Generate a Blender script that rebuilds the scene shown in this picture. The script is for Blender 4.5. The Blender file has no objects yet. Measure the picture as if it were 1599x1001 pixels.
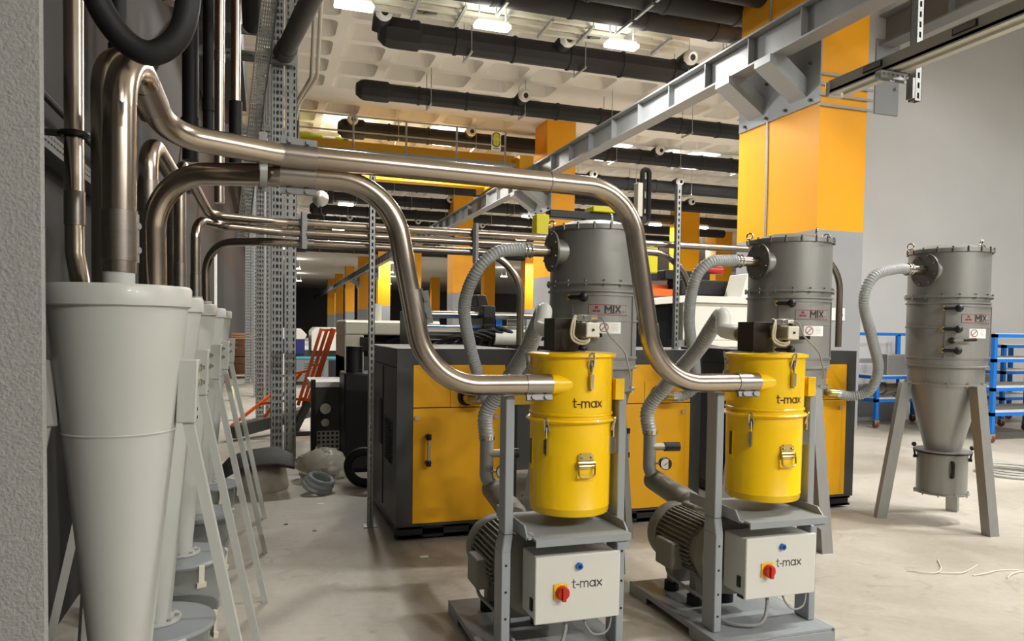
import bpy, math, random
from mathutils import Matrix, Vector
random.seed(7)
S = bpy.context.scene
COL = S.collection
PI = math.pi
# ---------------------------------------------------------------- camera, world, lights, exposure
cam_d = bpy.data.cameras.new('camera'); cam = bpy.data.objects.new('camera', cam_d); COL.objects.link(cam)
S.camera = cam
cam_d.sensor_fit = 'HORIZONTAL'; cam_d.sensor_width = 36.0
cam_d.lens = 1161.0 / 1599.0 * 36.0
cam_d.shift_y = (556.0 - 500.5) / 1599.0
cam_d.clip_start = 0.05; cam_d.clip_end = 400
_y, _p, _r = map(math.radians, (18.45, 2.07, 0.82))
_f = Vector((math.sin(_y)*math.cos(_p), math.cos(_y)*math.cos(_p), -math.sin(_p)))
_rt = Vector((math.cos(_y), -math.sin(_y), 0)); _up = _rt.cross(_f)
_r2 = _rt*math.cos(_r) + _up*math.sin(_r); _u2 = _up*math.cos(_r) - _rt*math.sin(_r)
cam.matrix_world = Matrix(((_r2.x, _u2.x, -_f.x, 0), (_r2.y, _u2.y, -_f.y, 0), (_r2.z, _u2.z, -_f.z, 1.55), (0, 0, 0, 1)))

S.view_settings.view_transform = 'Standard'; S.view_settings.look = 'None'
S.view_settings.gamma = 1.0; S.view_settings.use_curve_mapping = False
S.view_settings.exposure = -0.03
W = bpy.data.worlds.new('hall_air'); S.world = W; W.use_nodes = True
W.node_tree.nodes['Background'].inputs[0].default_value = (1.0, 0.97, 0.93, 1)
W.node_tree.nodes['Background'].inputs[1].default_value = 0.15

LAMP_Z = 7.17
LAMPS = {-6.8: [4.0, 6.6, 9.2, 11.9], 3.3: [6.6, 9.2, 11.9], 13.25: [1.46, 3.95, 6.57, 9.2, 11.9, 15.2], 24.4: [2.6, 5.6, 11.5, 15.0, 18.0], 34.6: [3.5, 12.3, 19.3, 22.1], 43.5: [4.0, 15.0, 27.5], 56.0: [1.5, 9.5, 21.0], 75.0: [3.0, 12.0, 24.0], 95.0: [4.0, 15.0]}
LAMP_W = {-6.8: 580.0, 3.3: 340.0, 13.25: 300.0, 24.4: 420.0, 34.6: 250.0, 43.5: 450.0, 56.0: 450.0, 75.0: 450.0, 95.0: 450.0}
def lamp_z(ly): return 7.75 if ly == 24.4 else 7.17  # row behind the third duct is added, unseen, to brighten the ceiling
for ly in LAMPS:
    for lx in LAMPS[ly]:
        for dz, k, turn in ((-0.14, 1.0, 0.0), (0.05, 0.06, math.pi)):
            L = bpy.data.lights.new('ceiling_lamp_light', 'AREA'); L.shape = 'RECTANGLE'; L.size = 0.62; L.size_y = 0.2
            L.energy = LAMP_W[ly] * k; L.color = (1.0, 0.985, 0.95)
            lo = bpy.data.objects.new('ceiling_lamp_light', L); COL.objects.link(lo); lo.location = (lx, ly, lamp_z(ly) + dz); lo.rotation_euler.x = turn

# ---------------------------------------------------------------- materials
def lin(c):
    out = []
    for v in c:
        v /= 255.0
        out.append(v/12.92 if v <= 0.04045 else ((v+0.055)/1.055)**2.4)
    return tuple(out)
MATS = {}
def mat(name, rgb, rough=0.5, metal=0.0, var=0.0, vscale=3.0, bump=0.0, bscale=60.0, trans=0.0, emit=0.0, alpha=1.0, spec=0.5, coat=0.0, streak=None, rvar=0.0, ior=1.45):
    if name in MATS: return MATS[name]
    m = bpy.data.materials.new(name); m.use_nodes = True; nt = m.node_tree; N = nt.nodes; K = nt.links
    b = N['Principled BSDF']; c = lin(rgb)
    b.inputs['Base Color'].default_value = (*c, 1); b.inputs['Roughness'].default_value = rough
    b.inputs['Metallic'].default_value = metal; b.inputs['Specular IOR Level'].default_value = spec
    b.inputs['Transmission Weight'].default_value = trans; b.inputs['Alpha'].default_value = alpha
    b.inputs['Coat Weight'].default_value = coat; b.inputs['IOR'].default_value = ior
    if emit:
        b.inputs['Emission Color'].default_value = (*c, 1); b.inputs['Emission Strength'].default_value = emit
    if var or bump or rvar:
        tc = N.new('ShaderNodeTexCoord'); mp = N.new('ShaderNodeMapping'); K.new(tc.outputs['Object'], mp.inputs[0])
        if streak: mp.inputs['Scale'].default_value = streak
    if var or rvar:
        n = N.new('ShaderNodeTexNoise'); n.inputs['Scale'].default_value = vscale; n.inputs['Detail'].default_value = 8; n.inputs['Roughness'].default_value = 0.62
        K.new(mp.outputs[0], n.inputs['Vector'])
        if var:
            r = N.new('ShaderNodeValToRGB'); e = r.color_ramp.elements
            e[0].position = 0.3; e[1].position = 0.7
            e[0].color = (*[x*(1-var) for x in c], 1); e[1].color = (*[min(1, x*(1+var)) for x in c], 1)
            K.new(n.outputs['Fac'], r.inputs['Fac']); K.new(r.outputs['Color'], b.inputs['Base Color'])
        if rvar:
            q = N.new('ShaderNodeMapRange'); q.inputs['To Min'].default_value = max(0.02, rough-rvar); q.inputs['To Max'].default_value = rough+rvar
            K.new(n.outputs['Fac'], q.inputs['Value']); K.new(q.outputs[0], b.inputs['Roughness'])
    if bump:
        n2 = N.new('ShaderNodeTexNoise'); n2.inputs['Scale'].default_value = bscale; n2.inputs['Detail'].default_value = 4
        K.new(mp.outputs[0], n2.inputs['Vector'])
        bp = N.new('ShaderNodeBump'); bp.inputs['Strength'].default_value = bump; bp.inputs['Distance'].default_value = 0.01
        K.new(n2.outputs['Fac'], bp.inputs['Height']); K.new(bp.outputs[0], b.inputs['Normal'])
    MATS[name] = m; return m

STEEL = mat('polished_steel', (178, 166, 152), 0.24, 1.0, var=0.06, vscale=5, rvar=0.07)
STEELJ = mat('steel_coupling', (168, 160, 152), 0.3, 1.0, var=0.08, vscale=8, streak=(1, 1, 8))
INOX = mat('brushed_stainless', (152, 152, 149), 0.42, 0.6, var=0.05, vscale=30, streak=(1, 1, 0.08))
INOXD = mat('brushed_stainless_dark', (108, 106, 102), 0.45, 0.6, var=0.05, vscale=30)
GALV = mat('galvanised_steel', (170, 172, 171), 0.42, 0.6, var=0.14, vscale=40)
CHROME = mat('bright_zinc', (200, 198, 190), 0.2, 1.0)
CYC = mat('light_grey_enamel', (180, 181, 176), 0.38, 0.0, var=0.02, vscale=2, coat=0.1)
LEMON = mat('lemon_yellow_enamel', (252, 204, 0), 0.3, 0.0, coat=0.25)
AMBER = mat('amber_yellow_enamel', (226, 164, 0), 0.42, 0.0, var=0.05, vscale=1.5)
ANTHR = mat('anthracite_enamel', (62, 62, 62), 0.42, 0.0, var=0.08, vscale=3)
FRAMEG = mat('grey_frame_enamel', (150, 155, 158), 0.42)
MOTOR = mat('motor_grey_enamel', (128, 124, 112), 0.5)
BOXW = mat('light_box_enamel', (214, 213, 205), 0.4, bump=0.05, bscale=300)
BLACK = mat('black_plastic', (24, 24, 24), 0.4)
RUBBER = mat('black_rubber', (19, 20, 21), 0.6)
BRONZE = mat('dark_bronze_block', (52, 46, 40), 0.45, 0.3)
ALU = mat('cast_aluminium', (188, 184, 172), 0.4, 0.7)
BRASS = mat('yellow_chromate_steel', (196, 176, 110), 0.28, 1.0)
RED = mat('red_plastic', (190, 40, 22), 0.35)
BLUE = mat('blue_plastic', (20, 110, 200), 0.35)
YELP = mat('yellow_plastic', (248, 190, 20), 0.4)
TEXTM = mat('dark_lettering', (62, 36, 26), 0.5)
TEXTK = mat('charcoal_lettering', (44, 44, 46), 0.5)
WHITE = mat('white_label', (232, 232, 228), 0.5)
HOSE = mat('clear_spiral_hose', (214, 218, 218), 0.2, 0.0, trans=0.4, ior=1.2)
RIB = mat('hose_rigid_spiral', (150, 155, 156), 0.3)
HOSEW = mat('milky_hose_elbow', (226, 227, 221), 0.3, trans=0.3, ior=1.2)
PVC = mat('grey_pvc_pipe', (150, 152, 152), 0.35)
CABLE = mat('grey_cable', (150, 150, 145), 0.5)
TUBEB = mat('beige_air_tube', (205, 195, 170), 0.4)
LIDB = mat('blue_grey_plastic_lid', (146, 152, 156), 0.25, trans=0.15)
CLEAR = mat('clear_plastic', (225, 230, 232), 0.08, trans=0.92, ior=1.12)
DUCT = mat('black_foam_insulation', (36, 36, 38), 0.65, bump=0.4, bscale=12, var=0.2, vscale=2)
CEILW = mat('white_painted_concrete', (236, 232, 224), 0.8, var=0.04, vscale=0.8)
NOZ = mat('white_nozzle_plastic', (225, 224, 218), 0.4)
CRANEY = mat('crane_yellow', (224, 164, 8), 0.45)
BEAMG = mat('grey_beam_enamel', (132, 134, 134), 0.45, var=0.05, vscale=2)
GREYP = mat('grey_wall_paint', (140, 139, 138), 0.6)
LAMPM = mat('lamp_diffuser', (255, 246, 230), 0.5, emit=14.0)
LAMPB = mat('lamp_housing', (200, 200, 196), 0.5)
BEIGE = mat('beige_machine_enamel', (196, 192, 176), 0.45)
MWHITE = mat('white_machine_enamel', (226, 224, 214), 0.4)
MGREY = mat('grey_machine_enamel', (120, 124, 126), 0.5)
TEAL = mat('teal_trim', (70, 170, 190), 0.45)
NAVY = mat('navy_enamel', (28, 42, 110), 0.45)
CBLUE = mat('blue_cart_enamel', (24, 108, 196), 0.4)
ORANGE = mat('robot_orange', (226, 104, 26), 0.45)
LADDER = mat('orange_red_enamel', (232, 104, 36), 0.45)
DKSTEEL = mat('dark_grey_steel', (78, 78, 74), 0.5)
WOOD = mat('pallet_wood', (186, 146, 108), 0.7, var=0.2, vscale=6, streak=(1, 8, 8))
BROWNB = mat('brown_crate_wood', (122, 84, 58), 0.7, var=0.2, vscale=6)
SHELFW = mat('pale_shelf_board', (206, 204, 198), 0.5)
CLOTH = mat('black_sheet_cloth', (62, 62, 60), 0.8, bump=0.5, bscale=20)
BLOCK = mat('dusty_concrete_block', (170, 162, 146), 0.9, var=0.18, vscale=8, bump=0.6, bscale=15)
BAG = mat('clear_crumpled_bag', (228, 224, 212), 0.12, trans=0.7, ior=1.18, bump=0.9, bscale=9)
COILB = mat('blue_grey_hose_coil', (206, 214, 220), 0.15, trans=0.6, ior=1.15)
STRAW = mat('pale_strapping', (214, 204, 184), 0.5)
LIME = mat('lime_hoist_enamel', (170, 190, 30), 0.45)
BRICK = mat('raw_concrete', (138, 128, 116), 0.85, var=0.15, vscale=2)

def floor_mat():
    m = bpy.data.materials.new('polished_concrete_floor'); m.use_nodes = True; nt = m.node_tree; N = nt.nodes; K = nt.links
    b = N['Principled BSDF']; tc = N.new('ShaderNodeTexCoord')
    n1 = N.new('ShaderNodeTexNoise'); n1.inputs['Scale'].default_value = 0.55; n1.inputs['Detail'].default_value = 9; n1.inputs['Roughness'].default_value = 0.65; n1.inputs['Distortion'].default_value = 0.6
    n2 = N.new('ShaderNodeTexNoise'); n2.inputs['Scale'].default_value = 22; n2.inputs['Detail'].default_value = 6
    n3 = N.new('ShaderNodeTexNoise'); n3.inputs['Scale'].default_value = 5.0; n3.inputs['Detail'].default_value = 5; n3.inputs['Distortion'].default_value = 1.5
    for n in (n1, n2, n3): K.new(tc.outputs['Object'], n.inputs['Vector'])
    r = N.new('ShaderNodeValToRGB'); e = r.color_ramp.elements
    e[0].position = 0.32; e[0].color = (*lin((158, 150, 136)), 1); e[1].position = 0.68; e[1].color = (*lin((194, 188, 176)), 1)
    K.new(n1.outputs['Fac'], r.inputs['Fac'])
    r3 = N.new('ShaderNodeValToRGB'); e = r3.color_ramp.elements; e[0].position = 0.25; e[0].color = (0.74, 0.72, 0.68, 1); e[1].position = 0.42; e[1].color = (1, 1, 1, 1)
    K.new(n3.outputs['Fac'], r3.inputs['Fac'])
    mx = N.new('ShaderNodeMix'); mx.data_type = 'RGBA'; mx.blend_type = 'MULTIPLY'; mx.inputs['Factor'].default_value = 0.8
    K.new(r.outputs['Color'], mx.inputs['A']); K.new(r3.outputs['Color'], mx.inputs['B'])
    r2 = N.new('ShaderNodeValToRGB'); e = r2.color_ramp.elements; e[0].position = 0.3; e[0].color = (0.9, 0.9, 0.9, 1); e[1].position = 0.7
    K.new(n2.outputs['Fac'], r2.inputs['Fac'])
    m2 = N.new('ShaderNodeMix'); m2.data_type = 'RGBA'; m2.blend_type = 'MULTIPLY'; m2.inputs['Factor'].default_value = 1.0
    K.new(mx.outputs['Result'], m2.inputs['A']); K.new(r2.outputs['Color'], m2.inputs['B'])
    K.new(m2.outputs['Result'], b.inputs['Base Color'])
    q = N.new('ShaderNodeMapRange'); q.inputs['To Min'].default_value = 0.3; q.inputs['To Max'].default_value = 0.62; K.new(n1.outputs['Fac'], q.inputs['Value']); K.new(q.outputs[0], b.inputs['Roughness'])
    bp = N.new('ShaderNodeBump'); bp.inputs['Strength'].default_value = 0.08; bp.inputs['Distance'].default_value = 0.005; K.new(n2.outputs['Fac'], bp.inputs['Height']); K.new(bp.outputs[0], b.inputs['Normal'])
    return m
FLOORM = floor_mat()
def banded(name, low, high, zsplit, rough=0.55):
    """paint that changes colour at a fixed height of the wall or column"""
    m = bpy.data.materials.new(name); m.use_nodes = True; nt = m.node_tree; N = nt.nodes; K = nt.links
    b = N['Principled BSDF']; b.inputs['Roughness'].default_value = rough
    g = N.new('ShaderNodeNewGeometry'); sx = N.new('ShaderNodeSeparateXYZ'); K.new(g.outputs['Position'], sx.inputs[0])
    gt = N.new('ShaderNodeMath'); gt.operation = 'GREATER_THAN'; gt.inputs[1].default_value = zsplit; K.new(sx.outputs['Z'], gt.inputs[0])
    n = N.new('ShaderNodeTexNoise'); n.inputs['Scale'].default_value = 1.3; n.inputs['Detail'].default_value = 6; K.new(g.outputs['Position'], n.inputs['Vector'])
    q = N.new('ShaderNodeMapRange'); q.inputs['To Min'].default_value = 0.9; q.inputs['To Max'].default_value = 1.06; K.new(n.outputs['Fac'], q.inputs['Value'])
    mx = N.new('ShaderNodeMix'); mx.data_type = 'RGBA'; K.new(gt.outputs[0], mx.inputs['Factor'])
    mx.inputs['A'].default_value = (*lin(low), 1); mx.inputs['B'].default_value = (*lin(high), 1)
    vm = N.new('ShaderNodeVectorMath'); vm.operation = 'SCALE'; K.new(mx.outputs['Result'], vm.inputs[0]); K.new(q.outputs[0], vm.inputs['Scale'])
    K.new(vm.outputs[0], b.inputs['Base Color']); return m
COLM = banded('orange_over_grey_paint', (152, 154, 156), (242, 166, 0), 3.2)
WALLM = banded('shade_darkened_orange_over_grey', (40, 39, 37), (46, 26, 7), 3.2, 0.8)  # shade on the left wall is darkened into both paint colours
PLAST = mat('coarse_grey_plaster', (146, 145, 142), 0.85, var=0.12, vscale=70, bump=0.6, bscale=150)

# ---------------------------------------------------------------- mesh helpers
STUFF = {'lid_bolts','flange_bolts','plate_bolts','bracket_bolts','bracket_holes','bolt_holes','bolts','coupling_bolts','rivets','louvres','label_lines','hoist_rope','handle_ends','emblem','side_panel_seams','chrome_end','blue_guard'}
class MB:
    def __init__(s): s.v = []; s.f = []; s.mi = []; s.ms = []
    def slot(s, m):
        if m not in s.ms: s.ms.append(m)
        return s.ms.index(m)
    def add(s, vs, fs, m=None, M=None):
        o = len(s.v)
        for p in vs:
            p = Vector(p)
            s.v.append(M @ p if M is not None else p)
        k = s.slot(m) if m is not None else 0
        for f in fs: s.f.append(tuple(i+o for i in f)); s.mi.append(k)
        return s
    def box(s, x0, x1, y0, y1, z0, z1, m=None, M=None):
        return s.add([(x0,y0,z0),(x1,y0,z0),(x1,y1,z0),(x0,y1,z0),(x0,y0,z1),(x1,y0,z1),(x1,y1,z1),(x0,y1,z1)],
                     [(0,3,2,1),(4,5,6,7),(0,1,5,4),(1,2,6,5),(2,3,7,6),(3,0,4,7)], m, M)
    def prism(s, poly, h0, h1, axis='Z', m=None, M=None):
        n = len(poly)
        def P(a, b, h): return (a, b, h) if axis == 'Z' else ((h, a, b) if axis == 'X' else (a, h, b))
        vs = [P(a, b, h0) for a, b in poly] + [P(a, b, h1) for a, b in poly]
        fs = [tuple(range(n))[::-1], tuple(range(n, 2*n))] + [(i, (i+1) % n, n+(i+1) % n, n+i) for i in range(n)]
        return s.add(vs, fs, m, M)
    def lathe(s, prof, o=(0,0,0), d=(0,0,1), n=32, m=None, a0=0.0, a1=None, caps=True):
        d = Vector(d).normalized(); u = d.orthogonal().normalized()
        if abs(d.z) > 0.999: u = Vector((1, 0, 0))
        w = d.cross(u); o = Vector(o); full = a1 is None
        k = n if full else n+1; vs = []; fs = []
        for r, h in prof:
            for i in range(k):
                a = a0 + (2*PI*i/n if full else (a1-a0)*i/n)
                vs.append(o + d*h + (u*math.cos(a) + w*math.sin(a))*r)
        for j in range(len(prof)-1):
            for i in range(n):
                i2 = (i+1) % k
                fs.append((j*k+i, j*k+i2, (j+1)*k+i2, (j+1)*k+i))
        if full and caps:
            if prof[0][0] > 1e-5: fs.append(tuple(range(k))[::-1])
            if prof[-1][0] > 1e-5: fs.append(tuple((len(prof)-1)*k+i for i in range(k)))
        return s.add(vs, fs, m)
    def cyl(s, p0, p1, r, r1=None, n=16, m=None):
        p0 = Vector(p0); d = Vector(p1)-p0
        return s.lathe([(r, 0), (r if r1 is None else r1, d.length)], p0, d, n, m)
    def tube(s, pts, r, n=12, m=None, caps=True):
        pts = [Vector(p) for p in pts]; N = len(pts); vs = []; fs = []
        T = []
        for i in range(N):
            a = pts[max(0, i-1)]; b = pts[min(N-1, i+1)]; T.append((b-a).normalized())
        u = T[0].orthogonal().normalized()
        for i in range(N):
            if i:
                q = T[i-1].rotation_difference(T[i]); u = q @ u
            u = (u - T[i]*u.dot(T[i])).normalized(); w = T[i].cross(u)
            ri = r[i] if isinstance(r, (list, tuple)) else r
            for k in range(n):
                a = 2*PI*k/n; vs.append(pts[i] + (u*math.cos(a)+w*math.sin(a))*ri)
        for i in range(N-1):
            for k in range(n):
                k2 = (k+1) % n; fs.append((i*n+k, i*n+k2, (i+1)*n+k2, (i+1)*n+k))
        if caps: fs.append(tuple(range(n))[::-1]); fs.append(tuple((N-1)*n+k for k in range(n)))
        return s.add(vs, fs, m)
    def bar(s, p0, p1, a, b=None, m=None, up=(0,0,1)):
        """square bar from p0 to p1"""
        b = a if b is None else b; p0 = Vector(p0); p1 = Vector(p1); t = (p1-p0).normalized(); up = Vector(up)
        u = t.cross(up)
        u = t.orthogonal().normalized() if u.length < 1e-4 else u.normalized()
        w = u.cross(t); vs = []
        for p in (p0, p1):
            for i, j in ((-1,-1), (1,-1), (1,1), (-1,1)): vs.append(p + u*(a/2*i) + w*(b/2*j))
        return s.add(vs, [(3,2,1,0),(4,5,6,7),(0,1,5,4),(1,2,6,5),(2,3,7,6),(3,0,4,7)], m)
    def sphere(s, c, r, n=12, m=None, sz=1.0):
        prof = [(r*math.cos(a), r*sz*math.sin(a)) for a in [(-PI/2)+PI*i/(n//2) for i in range(n//2+1)]]
        prof[0] = (0.0, prof[0][1]); prof[-1] = (0.0, prof[-1][1])
        return s.lathe(prof, c, (0,0,1), n, m, caps=False)
    def torus(s, c, d, R, r, n=24, k=8, m=None):
        prof = [(R + r*math.cos(2*PI*i/k), r*math.sin(2*PI*i/k)) for i in range(k+1)]
        return s.lathe(prof, c, d, n, m, caps=False)
    def perf(s, o, U, V, L, W, cols, pitch, hl, m=None):
        """sheet with slots: o corner, U length dir, V width dir, cols = [(centre, halfwidth)]"""
        o = Vector(o); U = Vector(U).normalized(); V = Vector(V).normalized(); k = int(L/pitch)
        edges = [0.0]
        for c, h in cols: edges += [c-h, c+h]
        edges.append(W); vs = []; fs = []
        def q(a0, a1, b0, b1):
            i = len(vs)
            for a, b in ((a0,b0),(a1,b0),(a1,b1),(a0,b1)): vs.append(o+U*a+V*b)
            fs.append((i, i+1, i+2, i+3))
        for j in range(0, len(edges)-1, 2): q(0, L, edges[j], edges[j+1])
        for j in range(1, len(edges)-1, 2):
            a = 0.0
            for i in range(k):
                c = (i+0.5)*pitch; q(a, c-hl, edges[j], edges[j+1]); a = c+hl
            q(a, L, edges[j], edges[j+1])
        return s.add(vs, fs, m)
    def build(s, name, m=None, parent=None, bevel=0.0, smooth=True, sharp=38, flip=False):
        if m is not None and not s.ms: s.ms = [m]
        if parent is not None: o0 = parent_world(parent)
        elif s.v:
            xs = [p.x for p in s.v]; ys = [p.y for p in s.v]; zs = [p.z for p in s.v]
            o0 = Vector(((min(xs)+max(xs))/2, (min(ys)+max(ys))/2, min(zs)))
        me = bpy.data.meshes.new(name)
        me.from_pydata([tuple(p-o0) for p in s.v], [], s.f)
        for mm in s.ms: me.materials.append(mm)
        if len(s.ms) > 1: me.polygons.foreach_set('material_index', s.mi)
        if smooth:
            me.polygons.foreach_set('use_smooth', [True]*len(me.polygons)); me.update()
            me.set_sharp_from_angle(angle=math.radians(sharp))
        ob = bpy.data.objects.new(name, me); COL.objects.link(ob)
        if name in STUFF: ob['kind'] = 'stuff'
        if parent is not None: ob.parent = parent
        else: ob.location = o0
        if bevel:
            md = ob.modifiers.new('bevel', 'BEVEL'); md.width = bevel; md.segments = 2; md.limit_method = 'ANGLE'; md.angle_limit = math.radians(50)
        return ob
def parent_world(p):
    o = Vector((0, 0, 0))
    while p is not None: o = o + p.location; p = p.parent
    return o
def tag(o, label, cat, group=None, kind=None):
    o['label'] = label; o['category'] = cat
    if group: o['group'] = group
    if kind: o['kind'] = kind
    return o
def thing(name, label, cat, loc=(0,0,0), group=None):
    o = bpy.data.objects.new(name, None); COL.objects.link(o); o.location = loc; o.empty_display_size = 0.1
    return tag(o, label, cat, group)
def struct(o): o['kind'] = 'structure'; return o
def dup(root, loc, label=None, group=None):
    r = root.copy(); COL.objects.link(r); r.location = loc
    if label: r['label'] = label
    if group: r['group'] = group
    for ch in list(root.children):
        c = ch.copy(); COL.objects.link(c); c.parent = r
        for g in list(ch.children):
            d = g.copy(); COL.objects.link(d); d.parent = c
    return r
def fillet(pts, r, seg=10):
    pts = [Vector(p) for p in pts]; rs = r if isinstance(r, (list, tuple)) else [r]*len(pts); out = [pts[0]]
    for i in range(1, len(pts)-1):
        a = (pts[i-1]-pts[i]); b = (pts[i+1]-pts[i]); la = a.length; lb = b.length; a.normalize(); b.normalize()
        ang = a.angle(b)
        if rs[i] <= 0 or ang > PI-0.02: out.append(pts[i]); continue
        t = min(rs[i]/math.tan(ang/2), la*0.49, lb*0.49); rr = t*math.tan(ang/2)
        c = pts[i] + (a+b).normalized()*(rr/math.sin(ang/2)); p0 = pts[i]+a*t; p1 = pts[i]+b*t
        v0 = p0-c; v1 = p1-c; th = v0.angle(v1); ax = v0.cross(v1).normalized()
        for k in range(seg+1): out.append(c + Matrix.Rotation(th*k/seg, 3, ax) @ v0)
    out.append(pts[-1]); return out
def spline(pts, n=10):
    P = [Vector(p) for p in pts]; P = [P[0]*2-P[1]] + P + [P[-1]*2-P[-2]]; out = []
    for i in range(1, len(P)-2):
        for k in range(n):
            t = k/n; a, b, c, d = P[i-1], P[i], P[i+1], P[i+2]
            out.append(0.5*((2*b)+(c-a)*t+(2*a-5*b+4*c-d)*t*t+(3*b-a-3*c+d)*t**3))
    out.append(P[-2]); return out
def resample(pts, step):
    out = [pts[0]]; acc = 0.0; 
    for i in range(1, len(pts)):
        a = pts[i-1]; b = pts[i]; l = (b-a).length; d = step-acc
        while d <= l: out.append(a.lerp(b, d/l)); d += step
        acc = l-(d-step)
    out.append(pts[-1]); return out
def ribbed(mb, pts, r, pitch=0.011, amp=0.045, n=14, m=None):
    q = resample(spline(pts, 14), pitch/4)
    mb.tube(q, [r*(1+amp*(0.9 if i % 4 < 2 else -0.9)) for i in range(len(q))], n, HOSE)
    k = mb.slot(RIB); N = len(q)
    for i in range(N-1):
        if i % 4 in (0, 3):
            for j in range(n): mb.mi[len(mb.mi)-2-(N-1)*n+i*n+j] = k
    return mb
def text_geo(s, size, bold=0.0, ext=0.0):
    cu = bpy.data.curves.new('lettering', 'FONT'); cu.body = s; cu.size = size; cu.offset = bold; cu.extrude = ext; cu.align_x = 'CENTER'; cu.align_y = 'CENTER'; cu.resolution_u = 4
    o = bpy.data.objects.new('lettering', cu); COL.objects.link(o)
    me = bpy.data.meshes.new_from_object(o.evaluated_get(bpy.context.evaluated_depsgraph_get()))
    vs = [v.co.copy() for v in me.vertices]; fs = [tuple(p.vertices) for p in me.polygons]
    bpy.data.objects.remove(o); bpy.data.curves.remove(cu); bpy.data.meshes.remove(me)
    return vs, fs
def text_flat(mb, s, size, o, U, V, m, bold=0.0, sx=1.0, ext=0.0006):
    vs, fs = text_geo(s, size, bold, ext); U = Vector(U).normalized(); V = Vector(V).normalized(); Nn = U.cross(V); o = Vector(o)
    return mb.add([o+U*v.x*sx+V*v.y+Nn*v.z for v in vs], fs, m)
def text_round(mb, s, size, cx, cy, z, R, a, m, bold=0.0, sx=1.0):
    vs, fs = text_geo(s, size, bold, 0.0004)
    return mb.add([(cx+(R+v.z)*math.cos(a+v.x*sx/R), cy+(R+v.z)*math.sin(a+v.x*sx/R), z+v.y) for v in vs], fs, m)
def arc_pts(cx, cy, r, a0, a1, n=8):
    return [(cx+r*math.cos(math.radians(a0+(a1-a0)*i/n)), cy+r*math.sin(math.radians(a0+(a1-a0)*i/n))) for i in range(n+1)]
TMAX = [[(0.25,1.42),(0.25,0.2),(0.32,0.06),(0.55,0.05)], [(0.0,1.0),(0.55,1.0)], [(0.72,0.52),(1.2,0.52)],
        [(1.45,0.0),(1.45,1.0)], arc_pts(1.78,0.63,0.33,180,0)+[(2.11,0.0)], arc_pts(2.44,0.63,0.33,180,0)+[(2.77,0.0)],
        arc_pts(3.55,0.5,0.46,0,360,16), [(4.02,1.0),(4.02,0.0)], [(4.32,0.0),(5.2,1.0)], [(4.32,1.0),(5.2,0.0)]]
MIXL = [[(0.0,0.0),(0.0,1.0)], [(0.0,1.0),(0.5,0.35)], [(0.5,0.35),(1.0,1.0)], [(1.0,1.0),(1.0,0.0)], [(1.42,0.0),(1.42,1.0)], [(1.82,0.0),(2.66,1.0)], [(1.82,1.0),(2.66,0.0)]]
def strokes(mb, lines, w, unit, place, m):
    """lettering drawn as flat pen strokes; place(x, y, lift) puts a point of the lettering on its surface"""
    xs = [p[0] for l in lines for p in l]; x0 = (min(xs)+max(xs))/2; k = 0
    for l in lines:
        for i in range(len(l)-1):
            (ax, ay), (bx, by) = l[i], l[i+1]; d = math.hypot(bx-ax, by-ay); ux, uy = (bx-ax)/d, (by-ay)/d; e = w*0.5 if len(l) == 2 and (ux == 0 or uy == 0) else w*0.3
            if len(l) == 2 and ux and uy: e = w*0.15
            nx, ny = -uy*w/2, ux*w/2; q = [(ax-ux*e+nx, ay-uy*e+ny), (ax-ux*e-nx, ay-uy*e-ny), (bx+ux*e-nx, by+uy*e-ny), (bx+ux*e+nx, by+uy*e+ny)]
            lift = 0.0004+0.00004*k; k += 1
            mb.add([place((x-x0)*unit, (y-0.5)*unit, lift) for x, y in q], [(0, 1, 2, 3)], m)
    return mb
def on_round(cx, cy, z, R, a): return lambda x, y, h: (cx+(R+h)*math.cos(a+x/R), cy+(R+h)*math.sin(a+x/R), z+y)
def on_flat(x0, y0, z0): return lambda x, y, h: (x0+x, y0-h, z0+y)
def arc_patch(mb, cx, cy, z0, z1, R, t, a0, a1, n=10, m=None):
    """curved plate lying on a cylinder"""
    vs = []; fs = []
    for i in range(n+1):
        a = a0+(a1-a0)*i/n
        for r, z in ((R, z0), (R+t, z0), (R+t, z1), (R, z1)): vs.append((cx+r*math.cos(a), cy+r*math.sin(a), z))
    for i in range(n):
        b = i*4
        for j in range(4): fs.append((b+j, b+(j+1) % 4, b+4+(j+1) % 4, b+4+j))
    fs += [(3, 2, 1, 0), (n*4, n*4+1, n*4+2, n*4+3)]
    return mb.add(vs, fs, m)
def pol(cx, cy, r, a, z): return Vector((cx+r*math.cos(a), cy+r*math.sin(a), z))
rad = math.radians
ORD = ['first', 'second', 'third', 'fourth', 'fifth', 'sixth', 'seventh', 'eighth', 'ninth', 'tenth', 'eleventh', 'twelfth']
# ---------------------------------------------------------------- the setting
b = MB(); b.add([(-1.3,-25,0),(48,-25,0),(48,132,0),(-1.3,132,0)], [(0,1,2,3)]); struct(b.build('floor', FLOORM, smooth=False))
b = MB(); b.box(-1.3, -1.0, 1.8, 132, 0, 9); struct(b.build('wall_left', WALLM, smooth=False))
b = MB(); b.box(-1.6, -0.42, 1.7, 1.73, 0, 8.05); struct(b.build('wall_front', PLAST, smooth=False))
b = MB(); b.box(9.2, 48, 10.6, 10.8, 0, 8.05); struct(b.build('wall_right', mat('pale_grey_wall_paint', (194, 194, 194), 0.6, var=0.04, vscale=0.5), smooth=False))
b = MB(); b.box(-1.3, 48, 130, 130.3, 0, 9); struct(b.build('wall_back', mat('dark_far_wall', (112, 110, 106), 0.8), smooth=False))
b = MB(); b.box(-0.995, -0.95, 16.8, 17.0, 0, 3.05); struct(b.build('trim_1', WHITE, smooth=False))

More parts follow.
